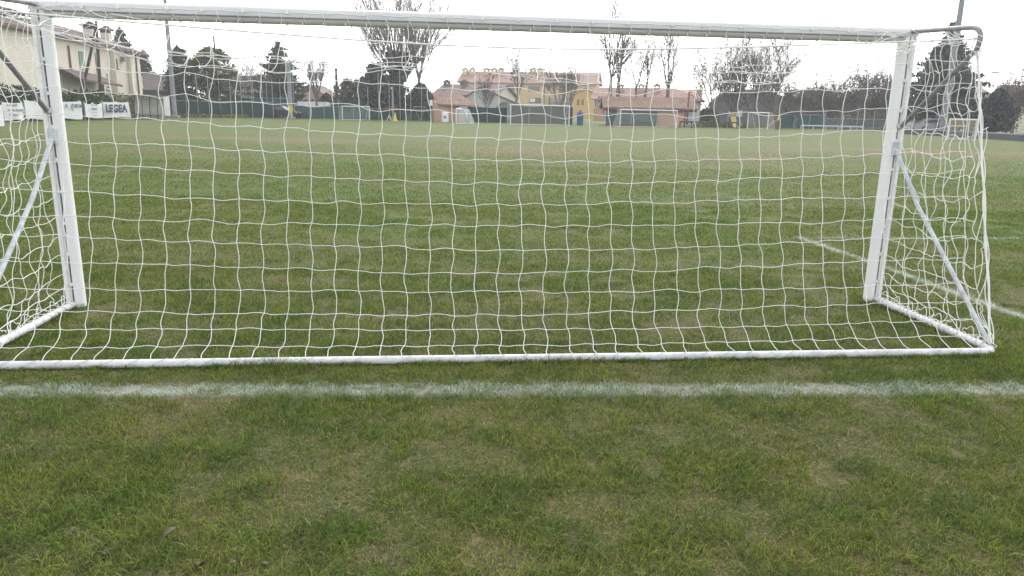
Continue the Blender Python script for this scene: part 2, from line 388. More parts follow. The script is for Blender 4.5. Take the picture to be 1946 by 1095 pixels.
# --- net
nr = random.Random(21)
NC = 43
XA, XB = -.085, W + .06
def lerp(a, b_, t): return a + (b_ - a) * t
def rope_z(t): return 1.965 - .125 * 4 * t * (1 - t) + .01 * math.sin(t * 9)
ROWZ = [.0455, .080, .155, .245, .372, .502, .640, .768, .903, 1.040, 1.172, 1.306, 1.452, 1.592, 1.725, 1.853]
ROWY = [-D, -1.275, -1.190, -1.140, -1.11, -1.075, -1.04, -1.01, -.975, -.945, -.915, -.88, -.845, -.815, -.78, -.75]
NJ = len(ROWZ)
smx = [nr.uniform(-1, 1) for _ in range(60)]
def back_grid():
    G = []
    for j in range(NJ):
        row = []; ph = nr.uniform(0, 6)
        for i in range(NC + 1):
            t = i / NC; x = lerp(XA, XB, t); z = ROWZ[j]; y = ROWY[j]
            k = j / (NJ - 1)
            z += (rope_z(t) - 1.853) * k ** .8 if j > 0 else 0
            side = (2 * t - 1)
            if 0 < j < NJ - 1:
                a = 1.0 if j > 2 else .45
                z += nr.uniform(-.008, .008) * a + .010 * math.sin(t * 7 + ph) * a
                x += nr.uniform(-.006, .006) * a + .007 * math.sin(t * 11 + j * 1.3) * a
                y += nr.uniform(-.012, .012) * a + .03 * math.sin(t * 5 + 2 + j * .12) * min(1, j / 4)
                x -= side * .05 * (math.sin(math.pi * k) ** .7)
                if j >= NJ - 4: x += nr.uniform(-.012, .012); z += nr.uniform(-.02, .014)
            if j == 0: x += side * .004 + .012 * math.sin(i * 2.1)
            row.append(Vector((x, y, z)))
        G.append(row)
    return G
def seg(p, q, amp, n=6, mode='v', s=1, rnd=nr):
    """one mesh side, bowed like slack cord; returns points without the last"""
    d = q - p; L = d.length; out = []
    if mode == 'v': w1 = Vector((1, 0, 0)); w2 = Vector((0, 1, 0))
    elif mode == 'h': w1 = Vector((0, 0, 1)); w2 = Vector((0, 1, 0))
    else: w1 = Vector((nr.uniform(-1, 1), nr.uniform(-1, 1), nr.uniform(-1, 1))).normalized(); w2 = d.normalized().cross(w1)
    a1 = amp * s * rnd.uniform(.3, 1.25); a2 = amp * rnd.uniform(-.7, .7); a3 = amp * rnd.uniform(-.45, .45)
    for k in range(n):
        t = k / n; out.append(p + d * t + w1 * (a1 * math.sin(math.pi * t) + a3 * math.sin(2 * math.pi * t)) + w2 * a2 * math.sin(math.pi * t))
    return out
CR = .0022
def net_mesh(G, amp=.009, rv=CR, jh0=0, jh1=None, skipv=None):
    b = MB(); nj = len(G); ni = len(G[0])
    for i in range(ni):
        pts = []
        for j in range(nj - 1):
            if skipv and skipv(i, j): continue
            sg = 1 if (j + i * 0) % 2 else -1
            a = amp * (1.0 if not (j == 0) else 1.3)
            pts += seg(G[j][i], G[j + 1][i], a, 6, 'v', sg)
        pts.append(G[nj - 1][i]); b.tube(pts, rv, 5, False)
    for j in range(jh0, nj if jh1 is None else jh1):
        pts = []
        for i in range(ni - 1):
            sg = -1 if (i % 2) else 1
            pts += seg(G[j][i], G[j][i + 1], amp * .75, 6, 'h', sg * nr.choice((1, 1, 1, -.6)))
        pts.append(G[j][-1]); b.tube(pts, rv, 5, False)
    for j in range(1, nj - 1):                                   # knots
        for i in range(ni):
            p = G[j][i]; q = .0052
            b.add([p + Vector(v) * q for v in ((1, 0, 0), (-1, 0, 0), (0, 1, 0), (0, -1, 0), (0, 0, 1), (0, 0, -1))],
                  [(0, 2, 4), (2, 1, 4), (1, 3, 4), (3, 0, 4), (2, 0, 5), (1, 2, 5), (3, 1, 5), (0, 3, 5)], True)
    return b
BG = back_grid()
bn = net_mesh(BG, .0085, jh0=1, jh1=NJ - 1).build('back_net', M_NET, goal)
# top net: slack between the rope and the crossbar
def top_grid():
    G = []
    n = 6
    for j in range(n + 1):
        t = j / n; row = []
        for i in range(NC + 1):
            u = i / NC; x = lerp(XA, XB, u); edge = min(1, 6 * min(u, 1 - u) + .12)
            zr = rope_z(u); zc = H + .02
            z = lerp(zr, zc, t) - (.25 + .035 * math.sin(u * 11) + .02 * math.sin(u * 23 + 1)) * 4 * t * (1 - t) * edge * (1.25 - .5 * t)
            y = lerp(-.75, -.058, t)
            if 0 < j < n:
                x += nr.uniform(-.02, .02); y += nr.uniform(-.012, .012); z += nr.uniform(-.010, .010)
            row.append(Vector((x, y, z)))
        G.append(row)
    return G
TG = top_grid()
net_mesh(TG, .009, jh0=1, jh1=6, rv=.0022).build('top_net', M_NET, goal)
# side nets: slack, tangled, bulging outward
def side_grid(s):
    G = []; nk = 8; jt = .38 if s < 0 else .72
    x = PX[s] + s * .02
    for j in range(NJ):
        z0 = ROWZ[j] * 1.055 if j else .05; row = []
        yb = ROWY[j] if j > 2 else -D + .1 * j * .6
        for k in range(nk + 1):
            t = k / nk; y = lerp(-.075, yb, t)
            xx = x; z = z0
            if 0 < k < nk and 0 < j < NJ - 1:
                m = math.sin(math.pi * t) ** .5
                xx += s * (.045 + .03 * math.sin(j * .9 + k * .7 + s)) * m + nr.uniform(-.028, .028) * jt
                y += nr.uniform(-.018, .018) * jt; z += nr.uniform(-.030, .024) * jt - .05 * math.sin(math.pi * t)
            elif k == nk and 0 < j < NJ - 1:
                xx += nr.uniform(-.008, .008); y += nr.uniform(-.012, .012); z += nr.uniform(-.03, .03)
            elif j == NJ - 1: z = lerp(H + .03, 1.965, t ** .6) - .03 * math.sin(math.pi * t)
            row.append(Vector((xx, y, z)))
        G.append(row)
    return G
for s in (-1, 1):
    G = side_grid(s); b = net_mesh(G, .017, jh0=1, jh1=NJ, rv=.0025)
    # loose loops of spare netting hanging outside the rear corner
    for k in range(6):
        j = 2 + int(k * 1.6) + nr.randint(0, 1); p = G[min(j, NJ - 2)][8]
        q = p + Vector((s * nr.uniform(.03, .08), nr.uniform(-.05, .06), nr.uniform(-.14, .05))); r2 = G[max(1, j - 2)][8]
        b.tube(arc(p, q + Vector((s * .05, 0, .02)), q, 5) + arc(q, q + Vector((s * .03, -.02, -.06)), r2, 6)[1:], .0024, 5, False)
    b.build('side_net', M_NET, goal)
# ropes
b = MB()
b.tube([Vector((lerp(XA - .01, XB + .01, i / 60), -.752 + .004 * math.sin(i), rope_z(i / 60) + .003)) for i in range(61)], .0058, 6, False)
for s in (-1, 1):
    x = PX[s] + s * .015
    for q, (ph, am) in enumerate(((0, .004), (1.7, .014), (3.6, .011))):
        pts = []
        for i in range(41):
            t = i / 40; z = lerp(1.93, .06, t); y = lerp(-.76, -D + .045, t)
            pts.append(Vector((x + am * math.sin(t * 26 + ph), y + am * math.cos(t * 19 + ph * 2), z)))
        b.tube(pts, .0062 if q == 0 else .0032, 6, False)
    for q in range(5):                                          # turns of cord round the top elbow
        c0 = Vector((x, -.765, 1.98 - q * .028)); pts = [c0 + Vector((.034 * math.cos(a), .034 * math.sin(a), .01 * math.sin(a * 2 + q))) for a in [k * .5 for k in range(14)]]
        b.tube(pts, .0030, 5, False)
b.build('net_rope', M_NET, goal)
# lacing: round the crossbar, the rear bar and the side bars
b = MB()
for i in range(NC + 1):
    x = lerp(XA, XB, i / NC) + nr.uniform(-.015, .015)
    if x < .0 or x > W - .02: continue
    c0 = Vector((x, 0, H + .06)); sl = nr.uniform(.005, .05); r3 = PR + .002; pts = []
    for k in range(9):
        a = R(172) + R(118) * k / 8          # from the slot at the back, down round the belly
        pts.append(c0 + Vector((sl * k / 8, r3 * math.cos(a), r3 * math.sin(a))))
    b.tube(pts, .0026, 5, False)
pts = []
for i in range(NC * 8):
    t = i / (NC * 8 - 1); x = lerp(.05, W - .05, t); a = R(165) + .05 * math.sin(i * .4)
    pts.append(Vector((x, (PR + .003) * math.cos(a), H + .06 + (PR + .003) * math.sin(a))))
b.tube(pts, .0022, 5, False)
b.build('crossbar_lacing', M_NET, goal)
M_LACE = mat('grey_lacing_cord', (.52, .53, .53), .8, .05, 40)
b = MB(); pts = []
for k in range(NC * 14 + 1):
    t = k / (NC * 14); a = R(60) - 2 * math.pi * k / 14
    x = lerp(XA + .1, XB - .1, t) + .03 * math.sin(a)
    pts.append(Vector((x, -D + .0262 * math.cos(a), .022 + .0262 * math.sin(a))))
b.tube(pts, .0017, 4, False)
b.build('rear_bar_lacing', M_LACE, goal)
for s in (-1, 1):
    b = MB()
    x = PX[s] + s * .012; pts = []
    n_ = 26 if s > 0 else 12
    for i in range(n_ * 10):
        t = i / (n_ * 10 - 1); a = t * n_ * 2 * math.pi
        rr = .028 + .004 * math.sin(t * 40)
        pts.append(Vector((x + rr * math.cos(a), lerp(-.10, -D + .08, t), .031 + rr * math.sin(a))))
    b.tube(pts, .0032, 5, False)
    for k in range(7):
        y = lerp(-.12, -D + .12, (k + .5) / 7); q = Vector((x, y, .07))
        b.tube(arc(q - Vector((0, 0, .02)), q + Vector((s * .02, .03, .09)), q + Vector((0, .07, .02)), 5) + arc(q + Vector((0, .07, .02)), q + Vector((0, .10, .03)), q + Vector((0, .11, 0)), 4)[1:], .0027, 5, False)
    b.build('bar_lacing', M_NET, goal); b = MB()
    # clumps of spare net tied round the top front corner
    for k in range(16):
        p = Vector((PX[s] - s * nr.uniform(-.12, .55), -nr.uniform(.03, .14), H + nr.uniform(.0, .10))); q = p + Vector((nr.uniform(-.25, .25), nr.uniform(-.12, .05), nr.uniform(-.09, .05)))
        b.tube(arc(p, (p + q) / 2 + Vector((nr.uniform(-.04, .04), -.02, nr.uniform(-.09, .05))), q, 7), .0026, 5, False)
    for k in range(9):                                          # strands gathered under the top stay
        y0 = -nr.uniform(.1, .5); p = Vector((PX[s] + s * .012, y0, H + .06)); q = p + Vector((nr.uniform(-.06, .02), -nr.uniform(.1, .25), -nr.uniform(.03, .12)))
        b.tube(arc(p, (p + q) / 2 + Vector((nr.uniform(-.03, .03), 0, -nr.uniform(.02, .12))), q, 7), .0026, 5, False)
    b.build('corner_tie', M_NET, goal)

# ---------------------------------------------------------------- dead leaves in the turf
M_DLEAF = mat('dead_leaf', (.13, .12, .085), .8, .2, 40)
lr = random.Random(5)
LEAF_PX = [(322, 1010, .030), (135, 1010, .02), (202, 1050, .022), (330, 952, .016), (380, 1070, .022), (262, 912, .014), (505, 1072, .018), (336, 1025, .016), (640, 965, .022), (745, 975, .018), (20, 1060, .018), (165, 1072, .016), (1010, 1085, .018), (610, 835, .016), (1180, 958, .014)]
for k, (px, py, sz) in enumerate(LEAF_PX):
    p = gp(px, py, .016); a = lr.uniform(0, 6.28); b = MB(); vs = []; n = 7
    for i in range(n):
        t = i / (n - 1); w = sz * .42 * math.sin(math.pi * min(1, t * .93 + .05)) ** .8; zz = .004 * math.sin(t * 5 + k)
        for sgn in (-1, 0, 1):
            u, v = (t - .5) * sz * 1.7, sgn * w
            vs.append((p.x + u * math.cos(a) - v * math.sin(a), p.y + u * math.sin(a) + v * math.cos(a), p.z + zz + abs(sgn) * .004))
    fs = []
    for i in range(n - 1):
        for q in (0, 1): fs.append((i * 3 + q, i * 3 + q + 1, i * 3 + q + 4, i * 3 + q + 3))
    b.add(vs, fs, True)
    tag(b.build('dead_leaf', M_DLEAF), 'small pale dead leaf lying in the turf near the camera', 'leaf', 'dead leaves in the turf')

# ================================================================ background
# ---------------------------------------------------------------- vegetation makers
def bare_branch(b, p, d, L, r0, lev, rg, P):
    n = 4 if lev < P['lev'] else 2
    pts = [p]; rad = [r0]; q = p.copy(); dd = d.copy()
    for i in range(n):
        dd = (dd + Vector((rg.uniform(-1, 1), rg.uniform(-1, 1), rg.uniform(-.6, 1))) * P['wob'] + Vector((0, 0, P['up']))).normalized()
        q = q + dd * (L / n); pts.append(q.copy()); rad.append(max(P['rmin'], r0 * (1 - .62 * (i + 1) / n)))
    b.tube(pts, rad, 5 if r0 > .08 else 3, False)
    if lev >= P['lev']: return
    k = P['kids'][lev]
    for i in range(k):
        t = rg.uniform(P['start'], 1.0); f = t * n; a = min(n - 1, int(f)); base = pts[a].lerp(pts[a + 1], f - a)
        ax = (pts[a + 1] - pts[a]).normalized(); o = ax.orthogonal().normalized(); o.rotate(Matrix.Rotation(rg.uniform(0, 6.283), 3, ax))
        an = rg.uniform(*P['ang']); nd = (ax * math.cos(an) + o * math.sin(an)).normalized()
        bare_branch(b, base, nd, L * rg.uniform(*P['len']), max(P['rmin'], lerp(r0, r0 * .4, t) * rg.uniform(.5, .72)), lev + 1, rg, P)
BARK = mat('dark_bark', (.20, .18, .165), .9, .2, 2.0, col2=(.115, .10, .092))
BARKP = mat('pinkish_grey_bark', (.27, .235, .215), .9, .2, 2.0, col2=(.165, .14, .13))
def bare_tree(name, px, d, top, label, group, seed, P=None, r=.22, trunk=.28, limbs=5, m=BARK, lean=(0, 0), name2='crown', buds=None):
    rg = random.Random(seed); base = gx(px, d); h = zat(px, top, d)
    Q = dict(lev=3, kids=(6, 4, 3), start=.22, ang=(.35, .8), len=(.42, .62), wob=.10, up=.05, rmin=.016)
    Q.update(P or {})
    t = thing(name, base, label, 'tree', group)
    th = h * trunk; b = MB(); tp = base + Vector((lean[0], lean[1], th))
    b.tube([base + Vector((0, 0, -.1)), base + Vector((lean[0] * .4, 0, th * .5)), tp], [r * 1.25, r, r * .85], 8, False); b.build('trunk', m, t)
    c = MB()
    for i in range(limbs):
        a = 6.283 * i / limbs + rg.uniform(-.4, .4); sp = rg.uniform(*Q.get('limb', (.12, .5)))
        dd = Vector((math.cos(a) * sp, math.sin(a) * sp, 1)).normalized()
        bare_branch(c, base + Vector((lean[0], lean[1], th * rg.uniform(.8, 1.0))), dd, (h - th) * rg.uniform(.66, .95), r * rg.uniform(.45, .7), 0, rg, Q)
    if buds:
        n, sz, mm = buds; k = len(c.v); cand = [c.v[rg.randrange(k)] for _ in range(n)]; lb = MB()
        for p in cand: leaf_quad(lb, Vector(p) + Vector((rg.gauss(0, .12), rg.gauss(0, .12), rg.gauss(0, .12))), sz * rg.uniform(.6, 1.4), rg)
        c.build(name2, m, t); lb.build('foliage', mm, t)
    else: c.build(name2, m, t)
    return t
def leaf_quad(b, p, s, rg, flat=0.0):
    a = Vector((rg.gauss(0, 1), rg.gauss(0, 1), rg.gauss(0, 1) * (1 - flat))).normalized(); o = a.orthogonal().normalized(); o.rotate(Matrix.Rotation(rg.uniform(0, 6.28), 3, a)); q = a.cross(o)
    w = s * .5; h = s * rg.uniform(.45, .75)
    b.add([p - o * w, p - q * h * .5 + o * w * .1, p + o * w, p + q * h * .5], [(0, 1, 2, 3)])
def clump(b, c, rx, ry, rz, n, s, rg, shell=.55):
    for _ in range(n):
        v = Vector((rg.gauss(0, 1), rg.gauss(0, 1), rg.gauss(0, 1))).normalized() * (rg.uniform(shell, 1.0) if rg.random() < .8 else rg.uniform(.2, 1.12))
        leaf_quad(b, Vector((c[0] + v.x * rx, c[1] + v.y * ry, c[2] + v.z * rz)), s * rg.uniform(.6, 1.4), rg)
def leafy(name, px, d, top, hw, label, group, seed, m, dens=1.0, base_gap=.06, size=.27, prof=None, trunk_r=.2, cat='tree', nclump=46):
    """a broad crown of many uneven leaf clumps on a trunk; prof(t) = half width at height t"""
    rg = random.Random(seed); base = gx(px, d); h = zat(px, top, d); wmax = hw / F * d
    prof = prof or (lambda t: math.sin(math.pi * min(1, .18 + t * .82)) ** .7)
    t_ = thing(name, base, label, cat, group)
    b = MB(); b.tube([base + Vector((0, 0, -.1)), base + Vector((.1, 0, h * .45)), base + Vector((-.1, 0, h * .8))], [trunk_r, trunk_r * .75, .06], 7, False)
    for i in range(5):
        a = rg.uniform(0, 6.28); z = h * rg.uniform(.15, .55); b.tube([base + Vector((0, 0, z)), base + Vector((math.cos(a) * wmax * .35, math.sin(a) * wmax * .35, z + h * .18)), base + Vector((math.cos(a) * wmax * .6, math.sin(a) * wmax * .6, z + h * .3))], [.09, .06, .03], 4, False)
    b.build('trunk', BARK, t_)
    c = MB()
    for i in range(int(4200 * dens)):                                # leaves spread through the whole crown
        t = rg.uniform(base_gap, 1.0); w = wmax * prof(t) * .92; a = rg.uniform(0, 6.28); rr = (.12 + .93 * rg.random()) * w
        k = .62 + .62 * vn1(a * 1.9 + t * 8 + seed * 5)
        leaf_quad(c, base + Vector((math.cos(a) * rr * k, math.sin(a) * rr * k * .8, h * t)), size * rg.uniform(.6, 1.4), rg)
    for i in range(nclump):
        t = rg.uniform(base_gap, 1.0); w = wmax * prof(t); a = rg.uniform(0, 6.28); rr = math.sqrt(rg.uniform(.3, 1)) * w
        cr = wmax * rg.uniform(.12, .26); cz = min(h - cr * .6, max(h * base_gap + cr * .5, h * t))
        clump(c, (base.x + math.cos(a) * rr, base.y + math.sin(a) * rr * .8, cz), cr, cr, cr * .7, int(70 * dens), size, rg)
    for i in range(int(420 * dens)):                                 # ragged sprigs beyond the outline
        t = rg.uniform(base_gap, 1.03); a = rg.uniform(0, 6.28); w = wmax * prof(min(1, t)) * rg.uniform(.95, 1.0 + .3 * rg.random()) + .1
        leaf_quad(c, base + Vector((math.cos(a) * w, math.sin(a) * w * .8, h * t)), size * .8, rg)
    c.build('crown', m, t_); return t_
def conifer(name, px, d, top, hw, label, group, seed, m, whorls=26, start=.06, ragged=.25, size=.36, droop=.22, gap=0.0):
    rg = random.Random(seed); base = gx(px, d); h = zat(px, top, d); wmax = hw / F * d
    t_ = thing(name, base, label, 'tree', group)
    b = MB(); b.tube([base + Vector((0, 0, -.1)), base + Vector((0, 0, h * .5)), base + Vector((0, 0, h * .99))], [.28, .17, .03], 7, False); b.build('trunk', BARK, t_)
    c = MB()
    for i in range(whorls):
        t = start + (1 - start) * i / (whorls - 1); R0 = wmax * ((1 - t) ** .8 * .97 + .03) * rg.uniform(1 - ragged, 1 + ragged * .6)
        nb = max(5, int(9 * (1 - t) + 7))
        for k in range(nb):
            if rg.random() < gap: continue
            a = 6.283 * k / nb + rg.uniform(-.4, .4); L = R0 * rg.uniform(.7, 1.1); z0 = h * (t + rg.uniform(-.012, .012))
            n = max(3, int(L / .16))
            pts = [base + Vector((math.cos(a) * L * q, math.sin(a) * L * q, z0 - droop * L * q + .12 * L * q * q)) for q in (0, .5, 1)]
            c.tube(pts, [.05, .035, .015], 3, False)
            for q in range(n):
                f = (q + .6) / n
                for _ in range(4):
                    p = base + Vector((math.cos(a) * L * f, math.sin(a) * L * f, z0 - droop * L * f + .12 * L * f * f)) + Vector((rg.gauss(0, .16), rg.gauss(0, .16), rg.gauss(-.05, .10)))
                    leaf_quad(c, p, size * rg.uniform(.6, 1.35), rg, .4)
    c.build('crown', m, t_); return t_
def hedge(name, pts, h, th, label, group, seed, m, size=.3, dens=42, cat='hedge', rag=.25):
    rg = random.Random(seed); c = MB()
    for (A, B) in zip(pts[:-1], pts[1:]):
        L = (B - A).length; n = int(L * h * dens)
        for _ in range(n):
            p = A.lerp(B, rg.random()); z = rg.random() ** .8 * h * (1 + rag * (vn1(p.x * .9 + p.y * .7 + seed) - .5))
            leaf_quad(c, Vector((p.x + rg.uniform(-th, th), p.y + rg.uniform(-th, th), z)), size * rg.uniform(.6, 1.4), rg)
        N = Vector((0, th * .8, 0)); c.prism([A + N, B + N, B + N + Vector((0, 0, h * .86)), A + N + Vector((0, 0, h * .86))], (0, th * .6, 0))
    return tag(c.build(name, m), label, cat, group)
def vn1(x): return float(vnoise(np.array([x]), np.array([3.3]), 5)[0])
LF_DARK = mat('dark_evergreen_leaf', (.095, .120, .060), .75, .15, .45, col2=(.042, .058, .038), leaf=True, spec=.1)
LF_MID = mat('olive_evergreen_leaf', (.165, .172, .066), .75, .15, .45, col2=(.060, .080, .040), leaf=True, spec=.1)
LF_BLUE = mat('bluish_conifer_needles', (.080, .104, .080), .75, .15, .5, col2=(.036, .050, .048), leaf=True, spec=.1)
LF_OLIVE = mat('olive_spring_leaf', (.150, .155, .070), .75, .15, .5, col2=(.095, .10, .055), leaf=True, spec=.1)
LF_BROWN = mat('brown_green_leaf', (.165, .145, .085), .75, .15, .35, col2=(.066, .060, .045), leaf=True, spec=.1)
LF_LIME = mat('yellow_green_bud', (.36, .36, .14), .75, .15, .6, col2=(.19, .19, .08), leaf=True, spec=.1)
LF_BUD = mat('grey_olive_bud', (.27, .25, .15), .75, .15, .6, col2=(.18, .165, .105), leaf=True, spec=.1)
LF_HEDGE = mat('hedge_leaf', (.060, .082, .032), .75, .15, .5, col2=(.030, .045, .024), leaf=True, spec=.1)
LF_PINK = mat('reddish_bud', (.19, .125, .115), .8, .15, .6, col2=(.12, .08, .075), leaf=True, spec=.1)

# ---------------------------------------------------------------- building maker
class Wall:
    """a straight facade from A to B (left to right as seen); back() points away from the camera"""
    def __init__(s, A, B):
        s.A = Vector((A[0], A[1], 0)); s.B = Vector((B[0], B[1], 0)); s.L = (s.B - s.A).length; s.u = (s.B - s.A) / s.L
        s.n = Vector((s.u.y, -s.u.x, 0))                            # toward the camera
        if s.n.dot(-s.A) < 0: s.n = -s.n
    def P(s, a, o, z): return s.A + s.u * a + s.n * o + Vector((0, 0, z))
    def hit(s, px, py):
        r = ray(px, py); k = (s.A - CAM).dot(s.n) / r.dot(s.n); p = CAM + r * k
        return (p - s.A).dot(s.u), p.z
    def slab(s, b, a0, a1, z0, z1, o0, o1):                          # box between offsets o0 < o1 (toward the camera positive)
        q = [s.P(a0, o1, z0), s.P(a1, o1, z0), s.P(a1, o1, z1), s.P(a0, o1, z1)]
        return b.prism(q, s.n * (o0 - o1))
def gable_body(w, depth, zE, zR, ridge_par=True):
    b = MB()
    if ridge_par:
        b.prism([w.P(0, 0, 0), w.P(0, 0, zE), w.P(0, -depth / 2, zR), w.P(0, -depth, zE), w.P(0, -depth, 0)], w.u * w.L)
    else:
        b.prism([w.P(0, 0, 0), w.P(w.L, 0, 0), w.P(w.L, 0, zE), w.P(w.L / 2, 0, zR), w.P(0, 0, zE)], -w.n * depth)
    return b
def gable_roof(w, depth, zE, zR, ov=.5, th=.16, ridge_par=True, hipl=0, hipr=0):
    b = MB(); up = Vector((0, 0, th))
    if ridge_par:
        sl = (zR - zE) / (depth / 2); a, c = -ov, w.L + ov
        f = [w.P(a, ov, zE - sl * ov + .02), w.P(c, ov, zE - sl * ov + .02), w.P(c - hipr, -depth / 2, zR + .02), w.P(a + hipl, -depth / 2, zR + .02)]
        k = [w.P(c, -depth - ov, zE - sl * ov + .02), w.P(a, -depth - ov, zE - sl * ov + .02), w.P(a + hipl, -depth / 2, zR + .02), w.P(c - hipr, -depth / 2, zR + .02)]
        b.prism(f, up); b.prism(k, up)
        if hipr: b.prism([w.P(c, ov, zE - sl * ov + .02), w.P(c, -depth - ov, zE - sl * ov + .02), w.P(c - hipr, -depth / 2, zR + .02)], up)
        if hipl: b.prism([w.P(a, -depth - ov, zE - sl * ov + .02), w.P(a, ov, zE - sl * ov + .02), w.P(a + hipl, -depth / 2, zR + .02)], up)
    else:
        sl = (zR - zE) / (w.L / 2)
        for sg in (0, 1):
            e = -ov if sg == 0 else w.L + ov
            b.prism([w.P(e, ov, zE - sl * ov + .02), w.P(w.L / 2, ov, zR + .02), w.P(w.L / 2, -depth - ov, zR + .02), w.P(e, -depth - ov, zE - sl * ov + .02)], up)
    return b
M_GLASS = mat('dark_window_glass', (.10, .115, .13), .15, .1, 3, spec=.6)
M_FRAME = mat('pale_window_frame', (.62, .60, .56), .6, .06, 5)
M_SHUT = mat('green_shutter_paint', (.19, .32, .23), .6, .1, 4)
M_BROWN = mat('brown_shutter_paint', (.16, .10, .075), .65, .1, 4)
def window(w, parent, px0, py0, px1, py1, frame=M_FRAME, glass=M_GLASS, bars=1, name='window'):
    a0, z1 = w.hit(px0, py0); a1, z0 = w.hit(px1, py1); t = .10
    b = MB(); w.slab(b, a0, a1, z0, z0 + t, -.05, .05); w.slab(b, a0, a1, z1 - t, z1, -.05, .05); w.slab(b, a0, a0 + t, z0 + t, z1 - t, -.05, .05); w.slab(b, a1 - t, a1, z0 + t, z1 - t, -.05, .05)
    for i in range(bars):
        m_ = lerp(a0, a1, (i + 1) / (bars + 1)); w.slab(b, m_ - .05, m_ + .05, z0 + t, z1 - t, -.05, .045)
    w.slab(b, a0 - .12, a1 + .12, z0 - .08, z0, -.05, .16)
    f = b.build(name, frame, parent)
    g = MB(); w.slab(g, a0 + t, a1 - t, z0 + t, z1 - t, -.04, .012); g.build('pane', glass, f)
    return f
def panel(w, parent, name, px0, py0, px1, py1, m, o=.06):
    a0, z1 = w.hit(px0, py0); a1, z0 = w.hit(px1, py1); b = MB(); w.slab(b, a0, a1, max(0, z0), z1, -.02, o); return b.build(name, m, parent)
def chimney(w, parent, px, pyt, pyb, wd, o, m, cap, mcap=None):
    a, zt = w.hit(px, pyt); _, zb = w.hit(px, pyb); k = 1 + (-o) / max(1, (w.A + w.u * a - CAM).length)
    zt = CH + (zt - CH) * k; zb = CH + (zb - CH) * k; p = w.P(a, o, 0); rr = math.atan2(w.u.y, w.u.x)
    b = MB(); b.box((p.x, p.y, (zt + zb) / 2 - .5), (wd, wd, zt - zb + 1.0), rr); c_ = b.build('chimney', m, parent)
    c = MB()
    for sx in (-1, 1): c.box((p.x + w.u.x * sx * wd * .42, p.y + w.u.y * sx * wd * .42, zt + .14), (wd * .24, wd * 1.02, .28), rr)
    c.box((p.x, p.y, zt + .36), (wd * 1.7, wd * 1.5, .16), rr); c.prism([(p.x - wd * .8, p.y, zt + .44), (p.x + wd * .8, p.y, zt + .44), (p.x, p.y, zt + .44 + wd * .45)], (0, wd * .6, 0))
    c.build('chimney_cap', mcap or m, c_)
    return c_

# ---------------------------------------------------------------- cream house on the left
TER = tile_mat('old_terracotta_tiles', (.150, .108, .096), (.095, .070, .064))
TERP = tile_mat('pink_terracotta_tiles', (.36, .225, .185), (.27, .165, .135))
TERO = tile_mat('orange_terracotta_tiles', (.27, .175, .13), (.19, .125, .095))
TERB = tile_mat('weathered_brown_tiles', (.235, .185, .165), (.16, .125, .115))
CREAM = mat('cream_render', (.64, .59, .49), .9, .05, .5, col2=(.57, .525, .435))
CREAM2 = mat('light_cream_render', (.68, .64, .54), .9, .05, .6, col2=(.61, .57, .48))
A = gp(0, 44, 7.5); B = gp(264, 100, 7.5)
A = A + (A - B) * .25
wh = Wall(A, B)
hs_ = thing('cream_house', wh.P(wh.L / 2, 0, 0), 'cream two storey house with tiled roof and green shutters behind the left hedge', 'house')
gable_body(wh, 10, 7.5, 9.3).build('wall', CREAM, hs_)
rf = gable_roof(wh, 10, 7.5, 9.3, .55, .2, hipr=5.5).build('roof', TER, hs_)
b = MB(); aa, _z = wh.hit(110, 60); ab, _z = wh.hit(158, 60)       # raised upper roof whose brown edge shows beside the post
b.prism([wh.P(-1, -1.6, 9.05), wh.P(aa + 1.0, -1.6, 9.05), wh.P(ab, -6, 9.75), wh.P(-1, -6, 9.9)], (0, 0, .18)); b.build('upper_roof', TER, hs_)
b = MB(); wh.slab(b, -.3, wh.L + .5, 7.24, 7.38, .42, .54); b.build('gutter', M_BROWN, hs_)
for px, y0, y1 in ((135.5, 88, 150), (264, 102, 186)):
    a0, z0 = wh.hit(px, y1); _, z1 = wh.hit(px, y0); b = MB(); wh.slab(b, a0 - .07, a0 + .07, max(0, z0), z1, .02, .16); b.build('downpipe', M_BROWN, hs_)
for x0, y0, x1, y1 in ((148, 97, 160.5, 127), (179.5, 101, 188, 136)):
    a0, z1 = wh.hit(x0, y0); a1, z0 = wh.hit(x1, y1); mid = (a0 + a1) / 2
    b = MB(); wh.slab(b, a0 - .06, a1 + .06, z0 - .1, z0, -.05, .2); f_ = b.build('window', CREAM2, hs_)
    for q0, q1 in ((a0, mid - .03), (mid + .03, a1)):
        b = MB(); wh.slab(b, q0, q1, z0, z1, -.02, .07)
        for k in range(9): zz = lerp(z0 + .1, z1 - .1, k / 8); wh.slab(b, q0 + .06, q1 - .06, zz - .03, zz + .03, .07, .10)
        b.build('shutter', M_SHUT, f_)
window(wh, hs_, 220, 112, 224, 131, M_BROWN, M_GLASS, 0)
window(wh, hs_, 201, 138, 207.5, 152, M_FRAME, M_GLASS, 0)
window(wh, hs_, 222.5, 174, 228, 184, M_FRAME, M_GLASS, 0)
window(wh, hs_, 202, 162, 208, 170, M_FRAME, M_GLASS, 0)
a0, z1 = wh.hit(208, 104); a1, z0 = wh.hit(218, 190); b = MB(); wh.slab(b, a0, a1, 0, 7.3, .02, .5); b.build('chimney_breast', CREAM2, hs_)
a0, z1 = wh.hit(240, 104); a1, z0 = wh.hit(249, 190); b = MB(); wh.slab(b, a0, a1, 0, 7.3, .02, .4); b.build('pilaster', CREAM2, hs_)
a0, z1 = wh.hit(228, 108); a1, z0 = wh.hit(233.5, 117); b = MB(); wh.slab(b, a0, a1, z0, z1, .05, .45); b.build('air_conditioner', mat('grey_metal', (.22, .22, .23), .6, .1, 5), hs_)
